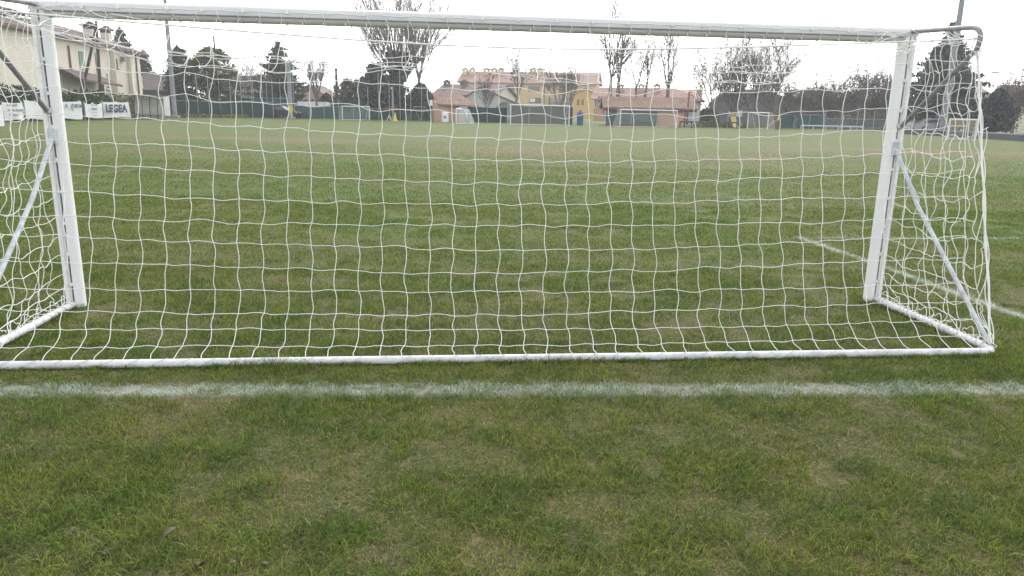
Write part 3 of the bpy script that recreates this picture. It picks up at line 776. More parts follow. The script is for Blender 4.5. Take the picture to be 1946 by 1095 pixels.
chimney(wh, hs_, 210, 60, 88, .95, -2.2, CREAM2, 1, TER); chimney(wh, hs_, 239, 67, 94, .95, -2.2, CREAM2, 1, TER)
a0, z1 = wh.hit(112, 148); a1, z0 = wh.hit(196, 163); b = MB()
b.prism([wh.P(a0, 2.0, z0 + .2), wh.P(a1, 2.0, z0 - .1), wh.P(a1 - 1.5, .05, z0 + .9), wh.P(a0, .05, z0 + 1.2)], (0, 0, .2)); pr_ = b.build('porch_roof', TER, hs_)
for f in (.06, .55): b = MB(); q = wh.P(lerp(a0, a1, f), 1.7, 0); b.box((q.x, q.y, z0 / 2), (.16, .16, z0 + .1)); b.build('porch_post', M_BROWN, hs_)
# A-frame pole in front of the house
M_POLE = mat('dark_pole_wood', (.085, .075, .07), .85, .15, 3, col2=(.05, .045, .042))
apx = at(182.5, 40, 66); p1 = gx(141, 66); p2 = gx(194, 66)
t = thing('a_frame_pole', gx(170, 66), 'dark A-frame pole leaning in front of the cream house', 'pole')
b = MB(); b.tube([p2, p2.lerp(apx, .5), apx], [.17, .14, .11], 8); b.build('pole', M_POLE, t)
b = MB(); b.tube([p1, p1.lerp(apx + Vector((0, .1, -.6)), .6), apx + Vector((-.05, .1, -.3))], [.15, .13, .10], 8); b.build('brace', M_POLE, t)
b = MB(); c0 = at(180, 72, 66); b.box(c0, (.7, .3, .16)); b.build('crossarm', M_POLE, t)
M_GPOLE = mat('grey_pole_concrete', (.30, .31, .32), .85, .1, 2, col2=(.22, .23, .24))
def pole(px, d, top, r0, r1, m, label, name='pole', group=None, extra=None):
    p = gx(px, d); z = zat(px, top, d); t = thing(name, p, label, 'pole', group)
    b = MB(); b.tube([p, p + Vector((0, 0, z * .5)), p + Vector((0, 0, z))], [r0, (r0 + r1) / 2, r1], 10); b.build('shaft', m, t)
    b = MB(); b.box((p.x, p.y, .12), (r0 * 3.2, r0 * 3.2, .24), 0, .03); b.build('footing', M_GPOLE, t)
    if extra: extra(t, p, z)
    return t
def floods(t, p, z):
    b = MB(); b.box((p.x, p.y - .1, z - .2), (2.6, .16, .16)); a = b.build('crossarm', M_GPOLE, t)
    for k in (-1.05, -.35, .35, 1.05):
        b = MB(); b.prism([(p.x + k - .26, p.y - .2, z - .35), (p.x + k + .26, p.y - .2, z - .35), (p.x + k + .2, p.y - .2, z + .25), (p.x + k - .2, p.y - .2, z + .25)], (0, -.25, -.1)); b.build('floodlight', mat('lamp_housing', (.5, .5, .5), .4, .05, 3), a)
pole(332.5, 79, -110, .26, .13, M_GPOLE, 'tall grey floodlight mast rising out of the picture beside the players shelter', 'floodlight_mast', 'floodlight masts round the pitch', floods)
pole(1790, 75, -110, .36, .20, mat('blue_grey_steel_pole', (.235, .26, .29), .6, .1, 2, col2=(.17, .19, .22)), 'tall blue-grey floodlight mast standing in front of the big spruce', 'floodlight_mast', 'floodlight masts round the pitch', floods)
def insul(t, p, z):
    b = MB(); b.box((p.x, p.y - .12, z - .4), (1.2, .1, .1)); b.build('crossarm', M_POLE, t)
pole(417, 92, 68, .15, .09, M_POLE, 'thin dark utility pole above the dense olive green tree', 'utility_pole')
pole(642, 93, 130, .20, .15, M_POLE, 'short dark wooden pole standing alone left of the pollarded tree', 'utility_pole')
pole(656.5, 94, 148, .09, .07, M_POLE, 'thinner low pole just right of the dark wooden pole', 'utility_pole')
pole(553, 86, 118, .26, .22, M_GPOLE, 'stout grey pole rising through the ragged conifer', 'concrete_pole')
pole(168, 64, 128, .05, .04, M_GPOLE, 'thin grey post in front of the green shutters', 'post')
pole(1305, 83.5, 175, .10, .10, M_BROWN, 'thin rusty flue pipe on the long low shed roof', 'flue_pipe')
pole(747, 91, 165, .12, .10, M_GPOLE, 'slim pale post in front of the dark ivy mass', 'post')

# ---------------------------------------------------------------- hedges, banners and the players' shelter on the left
hp = [gx(-60, 50), gx(100, 57.5), gx(205, 66), gx(262, 73)]
hedge('hedge', hp[:2], zat(60, 166, 54), .7, 'tall dark green hedge behind the white banners at the left edge', 'hedges behind the banners', 3, LF_HEDGE, .28, 60)
hedge('hedge', [hp[1], hp[2]], zat(150, 174, 61), .6, 'lower dark hedge under the porch roof of the cream house', 'hedges behind the banners', 4, LF_HEDGE, .28, 60)
hedge('hedge', [hp[2], hp[3]], zat(230, 181, 69), .5, 'grey green low hedge between the house and the players shelter', 'hedges behind the banners', 5, LF_OLIVE, .26, 60)
M_BAN = mat('white_banner_vinyl', (.76, .77, .77), .6, .05, 1.5, col2=(.66, .68, .69))
M_INK = mat('grey_print', (.20, .21, .24), .7, .1, 6)
M_INKG = mat('faded_green_print', (.48, .56, .52), .7, .1, 6)
M_INKN = mat('navy_print', (.075, .08, .125), .7, .1, 6)
def text_mesh(body, size, m, parent, Mx, name='lettering', bold=.0):
    cu = bpy.data.curves.new('lettering', 'FONT'); cu.body = body; cu.size = size; cu.extrude = .008; cu.offset = bold; cu.align_x = 'CENTER'; cu.align_y = 'CENTER'
    o = bpy.data.objects.new('lettering_curve', cu); COL.objects.link(o)
    dg = bpy.context.evaluated_depsgraph_get(); me = bpy.data.meshes.new_from_object(o.evaluated_get(dg)); bpy.data.objects.remove(o)
    ob = bpy.data.objects.new(name, me); COL.objects.link(ob); me.materials.clear(); me.materials.append(m); me.transform(Mx); ob.parent = parent
    WP[ob.name] = WP[parent.name]; return ob
def banner(px0, px1, pyt, pyb, d0, d1, label, lines, seed, ink=M_INK, wave=.05, big=None, sagtop=.06):
    A, B = gx(px0, d0), gx(px1, d1); w = Wall(A, B); rg = random.Random(seed)
    zt = zat((px0 + px1) / 2, pyt, (d0 + d1) / 2); zb = zat((px0 + px1) / 2, pyb, (d0 + d1) / 2); h = zt - zb
    t = thing('banner', w.P(w.L / 2, 0, 0), label, 'banner', 'advertising banners along the touchline')
    nx, nz = max(8, int(w.L * 4)), 8; ph = rg.uniform(0, 6); b = MB(); vs = []
    def off(a, f): return wave * math.sin(a * 3.1 + ph) * (.4 + .6 * f) + wave * .6 * math.sin(a * 6.7 + f * 2 + ph)
    for side in (0, 1):
        for i in range(nx + 1):
            for k in range(nz + 1):
                a = w.L * i / nx; f = k / nz; edge = sagtop * abs(math.sin(a / w.L * math.pi * (2 if w.L > 2 else 1))) * rg.uniform(.9, 1.1) if k == 0 else 0
                bot = (.05 * math.sin(a * 2.3 + ph) if k == nz else 0)
                vs.append(w.P(a, off(a, f) - side * .012, zt - h * f - edge + bot))
    n1 = (nx + 1) * (nz + 1); fs = []
    for i in range(nx):
        for k in range(nz):
            q = i * (nz + 1) + k; fs.append((q, q + nz + 1, q + nz + 2, q + 1)); fs.append((n1 + q + 1, n1 + q + nz + 2, n1 + q + nz + 1, n1 + q))
    b.add(vs, fs, True); b.build('sheet', M_BAN, t)
    for q, f in ((0, .02), (1, .98)):
        p = w.P(w.L * f, -.08, 0); pb = MB(); pb.tube([p, p + Vector((0, 0, zt + .1))], .035, 6); pb.build('post', M_GPOLE, t)
    ang = math.atan2(w.u.y, w.u.x); o = WP[t.name]
    for body, fx, fz, sz, m, bold in lines:
        c = w.P(w.L * fx, wave * 1.7 + .03, zt - h * fz) - o
        Mx = Matrix.Translation(c) @ Matrix.Rotation(ang, 4, 'Z') @ Matrix.Rotation(R(90), 4, 'X')
        text_mesh(body, sz, m, t, Mx, bold=bold)
    return t
banner(-40, 8, 199, 239, 41, 43, 'white banner cut off by the left picture edge', [('== ==', .5, .3, .22, M_INK, 0), ('=====', .5, .6, .2, M_INK, 0)], 1)
banner(10, 48.5, 194.5, 229, 46, 47.5, 'white banner with lines of grey lettering, between the cut-off banner and the long pale one', [('NT MASSI', .38, .17, .17, M_INK, .004), ('TECNO STUDIO', .52, .45, .17, M_INK, .004), ('IN VALLE', .42, .70, .17, M_INK, .002), ('==== ===', .4, .88, .10, M_INK, 0)], 2)
banner(50, 158, 191.5, 226, 48.5, 53, 'long faded white banner passing behind the left goal post', [('(', .80, .32, .55, M_INK, .01), ('R', .70, .30, .36, M_INK, .01), ('100 M', .90, .28, .34, M_INK, .012), ('----- -- ----', .40, .62, .18, M_INKG, .004), ('== === ==', .45, .85, .16, M_INKG, .004), ('(', .50, .30, .5, M_INKG, .01)], 3)
banner(163, 195.5, 195, 224, 59, 61, 'white banner with small centred lettering left of the one with big dark letters', [('Tu . . . al', .5, .16, .20, M_INK, .004), ('Ristor', .5, .42, .24, M_INK, .006), ('========', .5, .66, .14, M_INK, 0), ('======', .5, .84, .12, M_INK, 0)], 4, sagtop=.18)
banner(198, 247.5, 193.5, 223, 62, 65, 'white banner with big dark navy letters beside the players shelter', [('LEGEA', .43, .46, .86, M_INKN, .03)], 5, wave=.09)
# shelter
def shelter():
    A, B = gx(262, 68), gx(321, 69.5); w = Wall(A, B); H_ = zat(292, 181, 69); dep = 1.35
    t = thing('dugout_shelter', w.P(w.L / 2, 0, 0), 'curved translucent players shelter with ribs standing beside the pitch', 'shelter')
    prof = [(-dep, .0)] + [(-dep + dep * (1 - math.cos(a)) * .98, H_ * .42 + (H_ * .58) * math.sin(a)) for a in [R(90) * i / 8 for i in range(9)]]
    m = mat('smoky_polycarbonate', (.50, .50, .46), .35, .08, 3, trans=.30)
    for k in range(4):
        b = MB(); a0, a1 = w.L * k / 4, w.L * (k + 1) / 4; vs = []
        for a in (a0 + .03, a1 - .03):
            for o, z in prof: vs.append(w.P(a, o, z))
        n = len(prof); b.add(vs, [(i, i + 1, n + i + 1, n + i) for i in range(n - 1)], True)
        b.add([v + Vector((0, .012, -.012)) for v in vs], [(i + 1, i, n + i, n + i + 1) for i in range(n - 1)], True); b.build('panel', m, t)
    dk = mat('dark_shelter_frame', (.13, .13, .14), .6, .1, 4)
    for k in range(5):
        b = MB(); b.tube([w.P(w.L * k / 4, o, z) for o, z in prof], .04, 6); b.build('rib', dk, t)
    b = MB(); w.slab(b, .1, w.L - .1, .42, .50, -dep + .1, -dep + .6); b.build('bench', mat('grey_bench', (.33, .34, .36), .7, .1, 4), t)
    b = MB(); w.slab(b, 0, w.L, H_ - .06, H_ + .02, .0, .08); b.build('front_rail', dk, t)
    e = Wall(gx(314, 68.6), gx(325, 68.8)); b = MB(); e.slab(b, 0, e.L, .35, H_ - .12, .05, .09); b.build('end_board', M_BAN, t)
shelter()

# ---------------------------------------------------------------- fences and screens round the pitch
M_SCR = mat('green_windscreen_net', (.055, .125, .115), .9, .12, .7, col2=(.035, .09, .085), trans=.12)
M_SCRD = mat('dark_green_windscreen', (.030, .062, .055), .9, .12, .7, trans=.06)
M_SCRK = mat('black_windscreen', (.060, .064, .070), .9, .12, .7, trans=.05)
M_TEAL = mat('teal_windscreen', (.06, .135, .13), .9, .12, .7, trans=.2)
M_FPOST = mat('pale_fence_post', (.34, .42, .42), .6, .08, 3)
def fence(pxs, ds, ztop, label, m, post_every=2.6, ph=None, z0=.05, group='screen fences beyond the pitch', sag=True):
    pts = [gx(p, d) for p, d in zip(pxs, ds)]
    t = thing('screen_fence', (pts[0] + pts[-1]) / 2, label, 'fence', group)
    b = MB()
    for A, B in zip(pts[:-1], pts[1:]):
        w = Wall(A, B); n = max(2, int(w.L / 1.2)); vs = []
        for i in range(n + 1):
            for z in (z0, ztop * .5, ztop - (.05 * ((i * 7) % 3) if sag else 0)): vs.append(w.P(w.L * i / n, -.06 + .03 * math.sin(i * 1.7 + z), z))
        q = [(i * 3 + k, i * 3 + 3 + k, i * 3 + 4 + k, i * 3 + 1 + k) for i in range(n) for k in (0, 1)]
        b.add(vs, q, True); b.add([v - w.n * .02 for v in vs], [f[::-1] for f in q], True)
    b.build('screen', m, t)
    for A, B in zip(pts[:-1], pts[1:]):
        w = Wall(A, B); n = max(1, int(w.L / post_every))
        for i in range(n + 1):
            p = w.P(w.L * i / n, 0, 0); c = MB(); hh = (ph[i % len(ph)] if ph else ztop + .1); c.tube([p, p + Vector((0, 0, hh))], .035, 6); c.build('post', M_FPOST, t)
    r_ = MB()
    r_.tube([p + Vector((0, 0, ztop + .02)) for p in pts], .022, 5, False); r_.build('top_wire', M_FPOST, t)
    return t
fence((334, 420, 520), (82, 85, 88), 1.75, 'dark green fence with tall pale posts under the two dense trees on the left', M_SCRD, 1.15, (5.2, 4.4, 4.8, 5.0))
fence((458, 560), (92, 93), 2.3, 'lighter green fence screen with slim posts beside the stout grey pole', M_SCR, 1.3, (4.6, 5.6, 4.2))
fence((560, 700), (90, 91), 1.45, 'blue green fence screen behind the goal at the far left corner', M_SCR, 1.6, (1.8, 2.4))
fence((700, 822), (93, 92), 1.3, 'dark mesh fence below the ivy covered trees', M_SCRD, 1.2, (3.8, 5.4, 4.6, 6.0))
fence((888, 964), (84, 83.5), 1.75, 'dark green screen between the salmon hut and the black screen', M_SCRD, 2.0)
fence((964, 1088), (82.5, 81.5), 1.95, 'long black screen behind the middle goal', M_SCRK, 2.2)
fence((1478, 1566), (85, 86), 1.55, 'teal screen fence right of the bare budding trees', M_TEAL, 1.8)
fence((1566, 1690), (86, 84), 1.2, 'grey mesh fence in front of the brown trees on the right', mat('grey_mesh', (.15, .17, .19), .9, .1, 1, trans=.45), 1.4, (2.2, 3.2, 2.6))
# rails and low wall
def rail(px0, px1, d0, d1, z, label, m, r=.06, legs=5, name='low_rail', cat='rail', group=None):
    A, B = gx(px0, d0), gx(px1, d1); t = thing(name, (A + B) / 2, label, cat, group)
    b = MB(); b.tube([A + Vector((0, 0, z)), B + Vector((0, 0, z))], r, 6); b.build('bar', m, t)
    for i in range(legs + 1):
        p = A.lerp(B, i / legs); c = MB(); c.tube([p, p + Vector((0, 0, z))], r * .8, 5); c.build('leg', m, t)
rail(1292, 1400, 79, 80, .62, 'dark low rail running right from the end of the shed', M_POLE, .09)
rail(1522, 1640, 82, 81, .42, 'pale low rail along the far touchline on the right', M_LGALV, .08)
lw = MB(); A, B = gx(1700, 70), gx(1846, 60); C_ = gx(1990, 50)
for p, q in ((A, B), (B, C_)):
    w = Wall(p, q); w.slab(lw, 0, w.L, -.05, .42, -.25, 0)
lwo = thing('low_wall', (A + C_) / 2, 'low dark grey wall closing the pitch at the right edge', 'wall'); lw.build('base', mat('dark_grey_concrete', (.115, .12, .13), .9, .15, .6), lwo)
cp = MB()
for p, q in ((A, B), (B, C_)):
    w = Wall(p, q); w.slab(cp, 0, w.L, .42, .50, -.29, .04)
cp.build('coping', mat('grey_coping', (.30, .31, .32), .9, .1, 1), lwo)

# ---------------------------------------------------------------- far goals
M_GOALW = mat('far_goal_white', (.64, .65, .65), .5, .04, 3)
M_FNET = mat('far_goal_net', (.55, .57, .57), .8, .05, 4, trans=.80)
def far_goal(px0, py0b, px1, py1b, pyt, label, depth=1.2, net=True, r=.06):
    A, B = gp(px0, py0b), gp(px1, py1b); w = Wall(A, B)
    z = (zat(px0, pyt, A.y) + zat(px1, pyt + .0195 * (px1 - px0), B.y)) / 2
    t = thing('far_goal', (A + B) / 2, label, 'goal', 'goals on the far side of the pitch')
    for a in (0, w.L):
        b = MB(); b.tube([w.P(a, 0, 0), w.P(a, 0, z + .05)], r, 8); b.build('post', M_GOALW, t)
    b = MB(); b.tube([w.P(-.05, 0, z), w.P(w.L + .05, 0, z)], r, 8); b.build('crossbar', M_GOALW, t)
    for a in (0, w.L):
        b = MB(); b.tube([w.P(a, 0, z), w.P(a, -depth * .45, z), w.P(a, -depth, .05), w.P(a, 0, .05)], .025, 5); b.build('side_frame', M_LGALV, t)
    b = MB(); b.tube([w.P(0, -depth, .05), w.P(w.L, -depth, .05)], .03, 5); b.build('rear_bar', M_LGALV, t)
    if net:
        b = MB(); b.add([w.P(0, -depth * .45, z), w.P(w.L, -depth * .45, z), w.P(w.L, -depth, .05), w.P(0, -depth, .05), w.P(0, -.02, z - .02), w.P(w.L, -.02, z - .02)], [(0, 1, 2, 3), (4, 5, 1, 0)])
        b.add([w.P(0, -.03, .05), w.P(0, -.03, z), w.P(0, -depth * .45, z), w.P(0, -depth, .05)], [(0, 1, 2, 3)]); b.add([w.P(w.L, -.03, .05), w.P(w.L, -.03, z), w.P(w.L, -depth * .45, z), w.P(w.L, -depth, .05)], [(0, 1, 2, 3)])
        b.build('net', M_FNET, t)
    return t
far_goal(651, 228.5, 702.5, 229, 202, 'small white goal at the far left corner before the blue green fence')
far_goal(970, 238, 1081, 239.5, 199.5, 'white goal in front of the long black screen')
far_goal(1178, 242.5, 1285, 243.5, 208.5, 'white goal in front of the long low shed')
far_goal(1420, 245.5, 1458, 247, 214, 'narrow white goal in front of the bare budding trees')
far_goal(1800, 267, 1851, 268.5, 227, 'white goal at the right edge seen through the side net')
# goal standing side-on
A = gp(867, 236.5); t = thing('far_goal', A, 'small white goal turned side-on beside the salmon hut', 'goal', 'goals on the far side of the pitch'); z = zat(867, 207, A.y); wd = (904 - 867) / F * A.y
for dx, dy in ((0, 0), (.28, 3.2)):
    b = MB(); b.tube([(A.x + dx, A.y + dy, 0), (A.x + dx, A.y + dy, z)], .07, 8); b.build('post', M_GOALW, t)
    b = MB(); b.tube([(A.x + dx, A.y + dy, z), (A.x + dx + .75, A.y + dy, z - .06), (A.x + dx + 1.35, A.y + dy, .05), (A.x + dx, A.y + dy, .05)], .04, 5); b.build('side_frame', M_GOALW, t)
b = MB(); b.tube([(A.x, A.y, z), (A.x + .28, A.y + 3.2, z)], .07, 8); b.build('crossbar', M_GOALW, t)
b = MB(); b.add([(A.x + .75, A.y, z - .06), (A.x + 1.03, A.y + 3.2, z - .06), (A.x + 1.63, A.y + 3.2, .05), (A.x + 1.35, A.y, .05), (A.x, A.y + .02, z), (A.x, A.y + .02, .05)], [(0, 1, 2, 3), (4, 0, 3, 5)]); b.build('net', mat('denser_goal_net', (.6, .62, .62), .8, .05, 4, trans=.6), t)

# ---------------------------------------------------------------- buildings behind the pitch
YEL = mat('ochre_render', (.58, .43, .23), .9, .06, .3, col2=(.51, .38, .20))
YELB = mat('bright_yellow_render', (.58, .40, .12), .9, .06, .3, col2=(.52, .35, .10))
SALM = mat('salmon_render', (.52, .33, .24), .9, .06, .6, col2=(.45, .28, .21))
WHT = mat('white_render', (.58, .59, .59), .9, .05, .4, col2=(.50, .51, .52))
GREYR = mat('grey_render', (.30, .29, .29), .9, .08, .4)
PINKR = mat('pale_pink_render', (.50, .38, .34), .9, .08, .4)
def facing(px0, px1, d, d2=None): return Wall(gx(px0, d), gx(px1, d2 or d))
# ochre apartments
w = facing(873, 1130, 188, 182); t = thing('apartment_block', w.P(w.L / 2, 0, 0), 'long ochre apartment block with pink tiled roof and many chimneys', 'building')
zE = zat(1000, 158, 186); zR = zat(1000, 139, 191)
gable_body(w, 12, zE, zR).build('wall', YEL, t); rf = gable_roof(w, 12, zE, zR, .7, .25).build('roof', TERP, t)
for px in (876, 889, 917, 932, 945, 973, 1008, 1022): chimney(w, rf, px, 135.5, 148, 1.2, -4.6, YEL, 1, TERP)
for px0, px1 in ((1057, 1070), (1078, 1088)):
    a0, z0 = w.hit(px0, 156); a1, z1 = w.hit(px1, 145); b = MB(); w.slab(b, a0, a1, z0, z1, -3.5, -.8); dm = b.build('dormer', YEL, t)
    b = MB(); w.slab(b, a0 - .4, a1 + .4, z1, z1 + .3, -3.8, -.4); b.build('dormer_roof', TERO, dm)
for q in ((914, 160, 930, 168, 1), (941, 160, 946, 169.5, 0), (957, 162, 977, 172, 2), (1004, 164, 1026, 173, 2), (1006, 186, 1029, 195, 2), (1041, 162, 1046, 172, 0), (1043, 184, 1046, 199, 0), (1068, 164, 1080, 172, 1), (1096, 186, 1101, 199, 0)): window(w, t, *q[:4], bars=q[4], frame=M_BROWN, glass=M_GLASS)
panel(w, t, 'blind', 1007, 187, 1017, 194, mat('cream_blind', (.66, .66, .60), .8, .05, 2), .07)
for q in ((875, 157.5, 882, 164), (895, 157, 902, 163)): window(w, t, *q, frame=M_BROWN, bars=0)
a0, z0 = w.hit(1047, 195); a1, z1 = w.hit(1090, 190); b = MB(); w.slab(b, a0, a1, z0, z0 + 1.0, .06, 1.4); b.build('balcony', GREYR, t)
for px in (1034, 1092): a0, z0 = w.hit(px, 200); b = MB(); w.slab(b, a0 - .1, a0 + .1, 0, zE - .3, .06, .24); b.build('downpipe', M_BROWN, t)
# bright yellow gable wing
w = facing(1092, 1127, 165); t = thing('yellow_house', w.P(w.L / 2, 0, 0), 'narrow bright yellow gabled house at the end of the ochre block', 'house')
gable_body(w, 8, zat(1110, 178, 165), zat(1110, 168, 165), False).build('wall', YELB, t); gable_roof(w, 8, zat(1110, 178, 165), zat(1110, 168, 165), .5, .2, False).build('roof', TERO, t)
for q in ((1097, 189, 1101, 199), (1105.5, 189, 1109, 199)): window(w, t, *q, frame=M_BROWN, bars=0)
# terracotta roofed row right of it
w = facing(1128, 1330, 128, 124); t = thing('row_house', w.P(w.L / 2, 0, 0), 'long house with orange tiled roof rising behind the low shed', 'house')
zE = zat(1230, 189, 126); zR = zat(1230, 169, 129); gable_body(w, 9, zE, zR).build('wall', SALM, t); rf = gable_roof(w, 9, zE, zR, .6, .2, hipr=5).build('roof', TERP, t)
for px in (1176, 1216, 1247): chimney(w, rf, px, 168, 176, .8, -3.0, SALM, 1, TERO)
for q in ((1136, 182, 1148, 198, 1), (1130, 190, 1134, 205, 0)): window(w, t, *q[:4], bars=q[4])
# brown roofed house left of the white gable
w = facing(826, 940, 122, 118); t = thing('low_house', w.P(w.L / 2, 0, 0), 'low house with weathered brown roof left of the white gable', 'house')
zE = zat(880, 181, 120); zR = zat(880, 162, 123); gable_body(w, 8, zE, zR).build('wall', CREAM2, t); rf = gable_roof(w, 8, zE, zR, .5, .2).build('roof', TERB, t)
for px in (833, 866): chimney(w, rf, px, 160, 166, .8, -3.0, TERB, 1, TERB)
for px in (841, 848, 860): window(w, t, px, 182.5, px + 4, 187, bars=0)
# white gable
w = facing(866, 986, 108); t = thing('white_gabled_house', w.P(w.L / 2, 0, 0), 'white gabled house with a dark arched window', 'house')
zE = zat(926, 199, 108); zR = zat(912, 168, 108); b = MB(); ap = w.hit(912, 168)[0]
b.prism([w.P(0, 0, 0), w.P(w.L, 0, 0), w.P(w.L, 0, zE), w.P(ap, 0, zR), w.P(0, 0, zE)], -w.n * 8); b.build('wall', WHT, t)
b = MB(); sl = (zR - zE) / ap; b.prism([w.P(-.6, .4, zE - .6 * sl + .02), w.P(ap, .4, zR + .02), w.P(ap, -8.3, zR + .02), w.P(-.6, -8.3, zE - .6 * sl + .02)], (0, 0, .18))
sl = (zR - zE) / (w.L - ap); b.prism([w.P(w.L + .6, .4, zE - .6 * sl + .02), w.P(ap, .4, zR + .02), w.P(ap, -8.3, zR + .02), w.P(w.L + .6, -8.3, zE - .6 * sl + .02)], (0, 0, .18)); b.build('roof', TERB, t)
c, z0 = w.hit(957, 209); rr = (970 - 943) / 2 / F * 108; b = MB(); b.prism([w.P(c + rr * math.cos(R(180) * i / 12), .06, z0 + rr * 1.0 * math.sin(R(180) * i / 12)) for i in range(13)], -w.n * .1); f_ = b.build('arched_window', M_GLASS, t)
b = MB(); b.tube([w.P(c + rr * math.cos(R(180) * i / 12), .08, z0 + rr * math.sin(R(180) * i / 12)) for i in range(13)], .09, 5); b.build('frame', GREYR, f_)
# salmon hut
w = facing(826, 882, 86, 86.5); t = thing('salmon_hut', w.P(w.L / 2, 0, 0), 'small salmon hut with pale tiled roof and a white door', 'hut')
zE = zat(868, 201, 86); zR = zat(868, 182, 89); b = MB(); b.prism([w.P(0, 0, 0), w.P(0, 0, zE + .35), w.P(0, -3, zR - .1), w.P(0, -6, zE), w.P(0, -6, 0)], w.u * (w.L - .6)); b.build('wall', SALM, t)
b = MB(); A0, z_ = w.hit(833, 200); b.prism([w.P(A0, .7, zE - .0), w.P(w.L + 1.6, .7, zE - .12), w.P(w.L - .2, -3, zR), w.P(-.2, -3, zR + .12)], (0, 0, .16)); b.prism([w.P(-.2, -6.4, zE), w.P(w.L + 1.0, -6.4, zE), w.P(w.L - .2, -3, zR), w.P(-.2, -3, zR + .12)], (0, 0, .16)); b.build('roof', TERO, t)
panel(w, t, 'door', 839, 212, 853, 232, mat('white_door_paint', (.72, .73, .74), .5, .05, 3), .07)
panel(w, t, 'side_board', 816.5, 190, 822, 201, M_BAN, .05)
p = gx(846, 84.5); ap_ = thing('water_tank', p, 'small white appliance standing before the door of the salmon hut', 'appliance')
b = MB(); b.box((p.x, p.y, .55), (.55, .5, 1.1), .2, .06); b.build('body', M_WHITE, ap_); b = MB(); b.tube([(p.x, p.y - .26, .55), (p.x, p.y - .30, .55)], .17, 10); b.build('dial', GREYR, ap_)
# long shed
w = facing(1152, 1316, 84, 83.5); t = thing('long_shed', w.P(w.L / 2, 0, 0), 'long low shed with orange tiled roof, dark fascia and open canopy', 'shed')
zE = zat(1235, 205.5, 84); zR = zat(1235, 188, 87)
b = MB(); a0, _ = w.hit(1250, 220); w.slab(b, a0, w.L - 1.1, 0, zE + .05, -5.4, 0); b.build('wall', SALM, t)
b = MB(); w.slab(b, .3, a0, 0, zE - .3, -5.4, -5.1); b.build('rear_wall', GREYR, t)
gable_roof(w, 6, zE, zR, .45, .16).build('roof', TERO, t)
b = MB(); w.slab(b, -.3, w.L + .3, zE - .36, zE - .1, .20, .34); b.build('fascia', mat('dark_red_fascia', (.13, .045, .04), .7, .1, 2), t)
b = MB(); b.prism([w.P(-.42, .42, zE - .2), w.P(-.42, -3, zR + .05), w.P(-.42, -3, zR - .55), w.P(-.42, .42, zE - .75)], w.u * .08); b.build('gable_board', mat('dark_red_fascia', (.13, .045, .04)), t)
for f in (.06, .3): b = MB(); q = w.P(w.L * f, .1, 0); b.box((q.x, q.y, (zE - .3) / 2), (.16, .16, zE - .3)); b.build('post', M_BROWN, t)
a0, z1 = w.hit(1296, 207); b = MB(); w.slab(b, w.L - 1.0, w.L - .85, 0, zE - .15, .0, .2); b.build('corner_post', mat('dark_red_fascia', (.13, .045, .04)), t)
w2 = facing(1304, 1328, 86); b = MB(); w2.slab(b, 0, w2.L, 0, zat(1315, 209, 86), -.2, 0); tag(b.build('wall', WHT), 'short white wall at the right end of the long shed', 'wall')
gp_ = fence((1150, 1248), (83, 82.6), 1.3, 'green canvas screen hung below the shed canopy', M_TEAL, 2.0, z0=.45)
# pink and brown houses behind the trees on the left
w = facing(556, 625, 118); t = thing('pink_gabled_house', w.P(w.L / 2, 0, 0), 'pale pink gabled house behind the bare tree on the left', 'house')
gable_body(w, 9, zat(590, 186, 118), zat(590, 163, 118), False).build('wall', PINKR, t); gable_roof(w, 9, zat(590, 186, 118), zat(590, 163, 118), .5, .2, False).build('roof', TERB, t)
window(w, t, 580, 192, 588, 201, bars=1)
w = facing(440, 552, 112, 116); t = thing('brown_roofed_house', w.P(w.L / 2, 0, 0), 'long house with dull red brown roof behind the fence left of the pink gable', 'house')
zE = zat(500, 176, 114); zR = zat(500, 147, 117); gable_body(w, 10, zE, zR).build('wall', CREAM, t); gable_roof(w, 10, zE, zR, .5, .2).build('roof', TERB, t)
for px in (470, 520): window(w, t, px, 180, px + 9, 190, bars=1)
w = facing(266, 335, 100, 102); t = thing('dark_barn', w.P(w.L / 2, 0, 0), 'dark brown barn with plain roof behind the players shelter', 'barn')
zE = zat(300, 172, 101); zR = zat(300, 143, 104); gable_body(w, 9, zE, zR).build('wall', mat('brown_boards', (.13, .10, .095), .9, .1, .8), t); gable_roof(w, 9, zE, zR, .4, .2).build('roof', mat('dark_brown_roof', (.115, .092, .085), .9, .1, .8), t)
panel(w, t, 'white_panel', 263.5, 145, 273, 172, CREAM2, .05)
panel(w, t, 'sign_strip', 294, 160.5, 318, 163.5, mat('grey_sign', (.40, .38, .38), .7, .1, 3), .05)
# dark barrel roofed hall and pale houses on the right
w = facing(1345, 1496, 126, 122); t = thing('barrel_hall', w.P(w.L / 2, 0, 0), 'wide dark grey hall with barrel roof behind the budding trees', 'hall')
z0 = zat(1420, 205, 124); zt = zat(1420, 172, 124); b = MB(); b.prism([w.P(0, 0, 0), w.P(w.L, 0, 0)] + [w.P(w.L / 2 + w.L / 2 * math.cos(R(180) * i / 16), 0, z0 + (zt - z0) * math.sin(R(180) * i / 16)) for i in range(17)], -w.n * 14); b.build('wall', mat('dark_grey_cladding', (.115, .115, .125), .8, .1, .4), t)
b = MB(); b.tube([w.P(w.L / 2 + w.L / 2 * math.cos(R(180) * i / 16), .1, z0 + (zt - z0) * math.sin(R(180) * i / 16)) for i in range(17)], .2, 6); b.build('roof_edge', GREYR, t)
panel(w, t, 'shutter_door', 1385, 210, 1410, 222, WHT, .06)
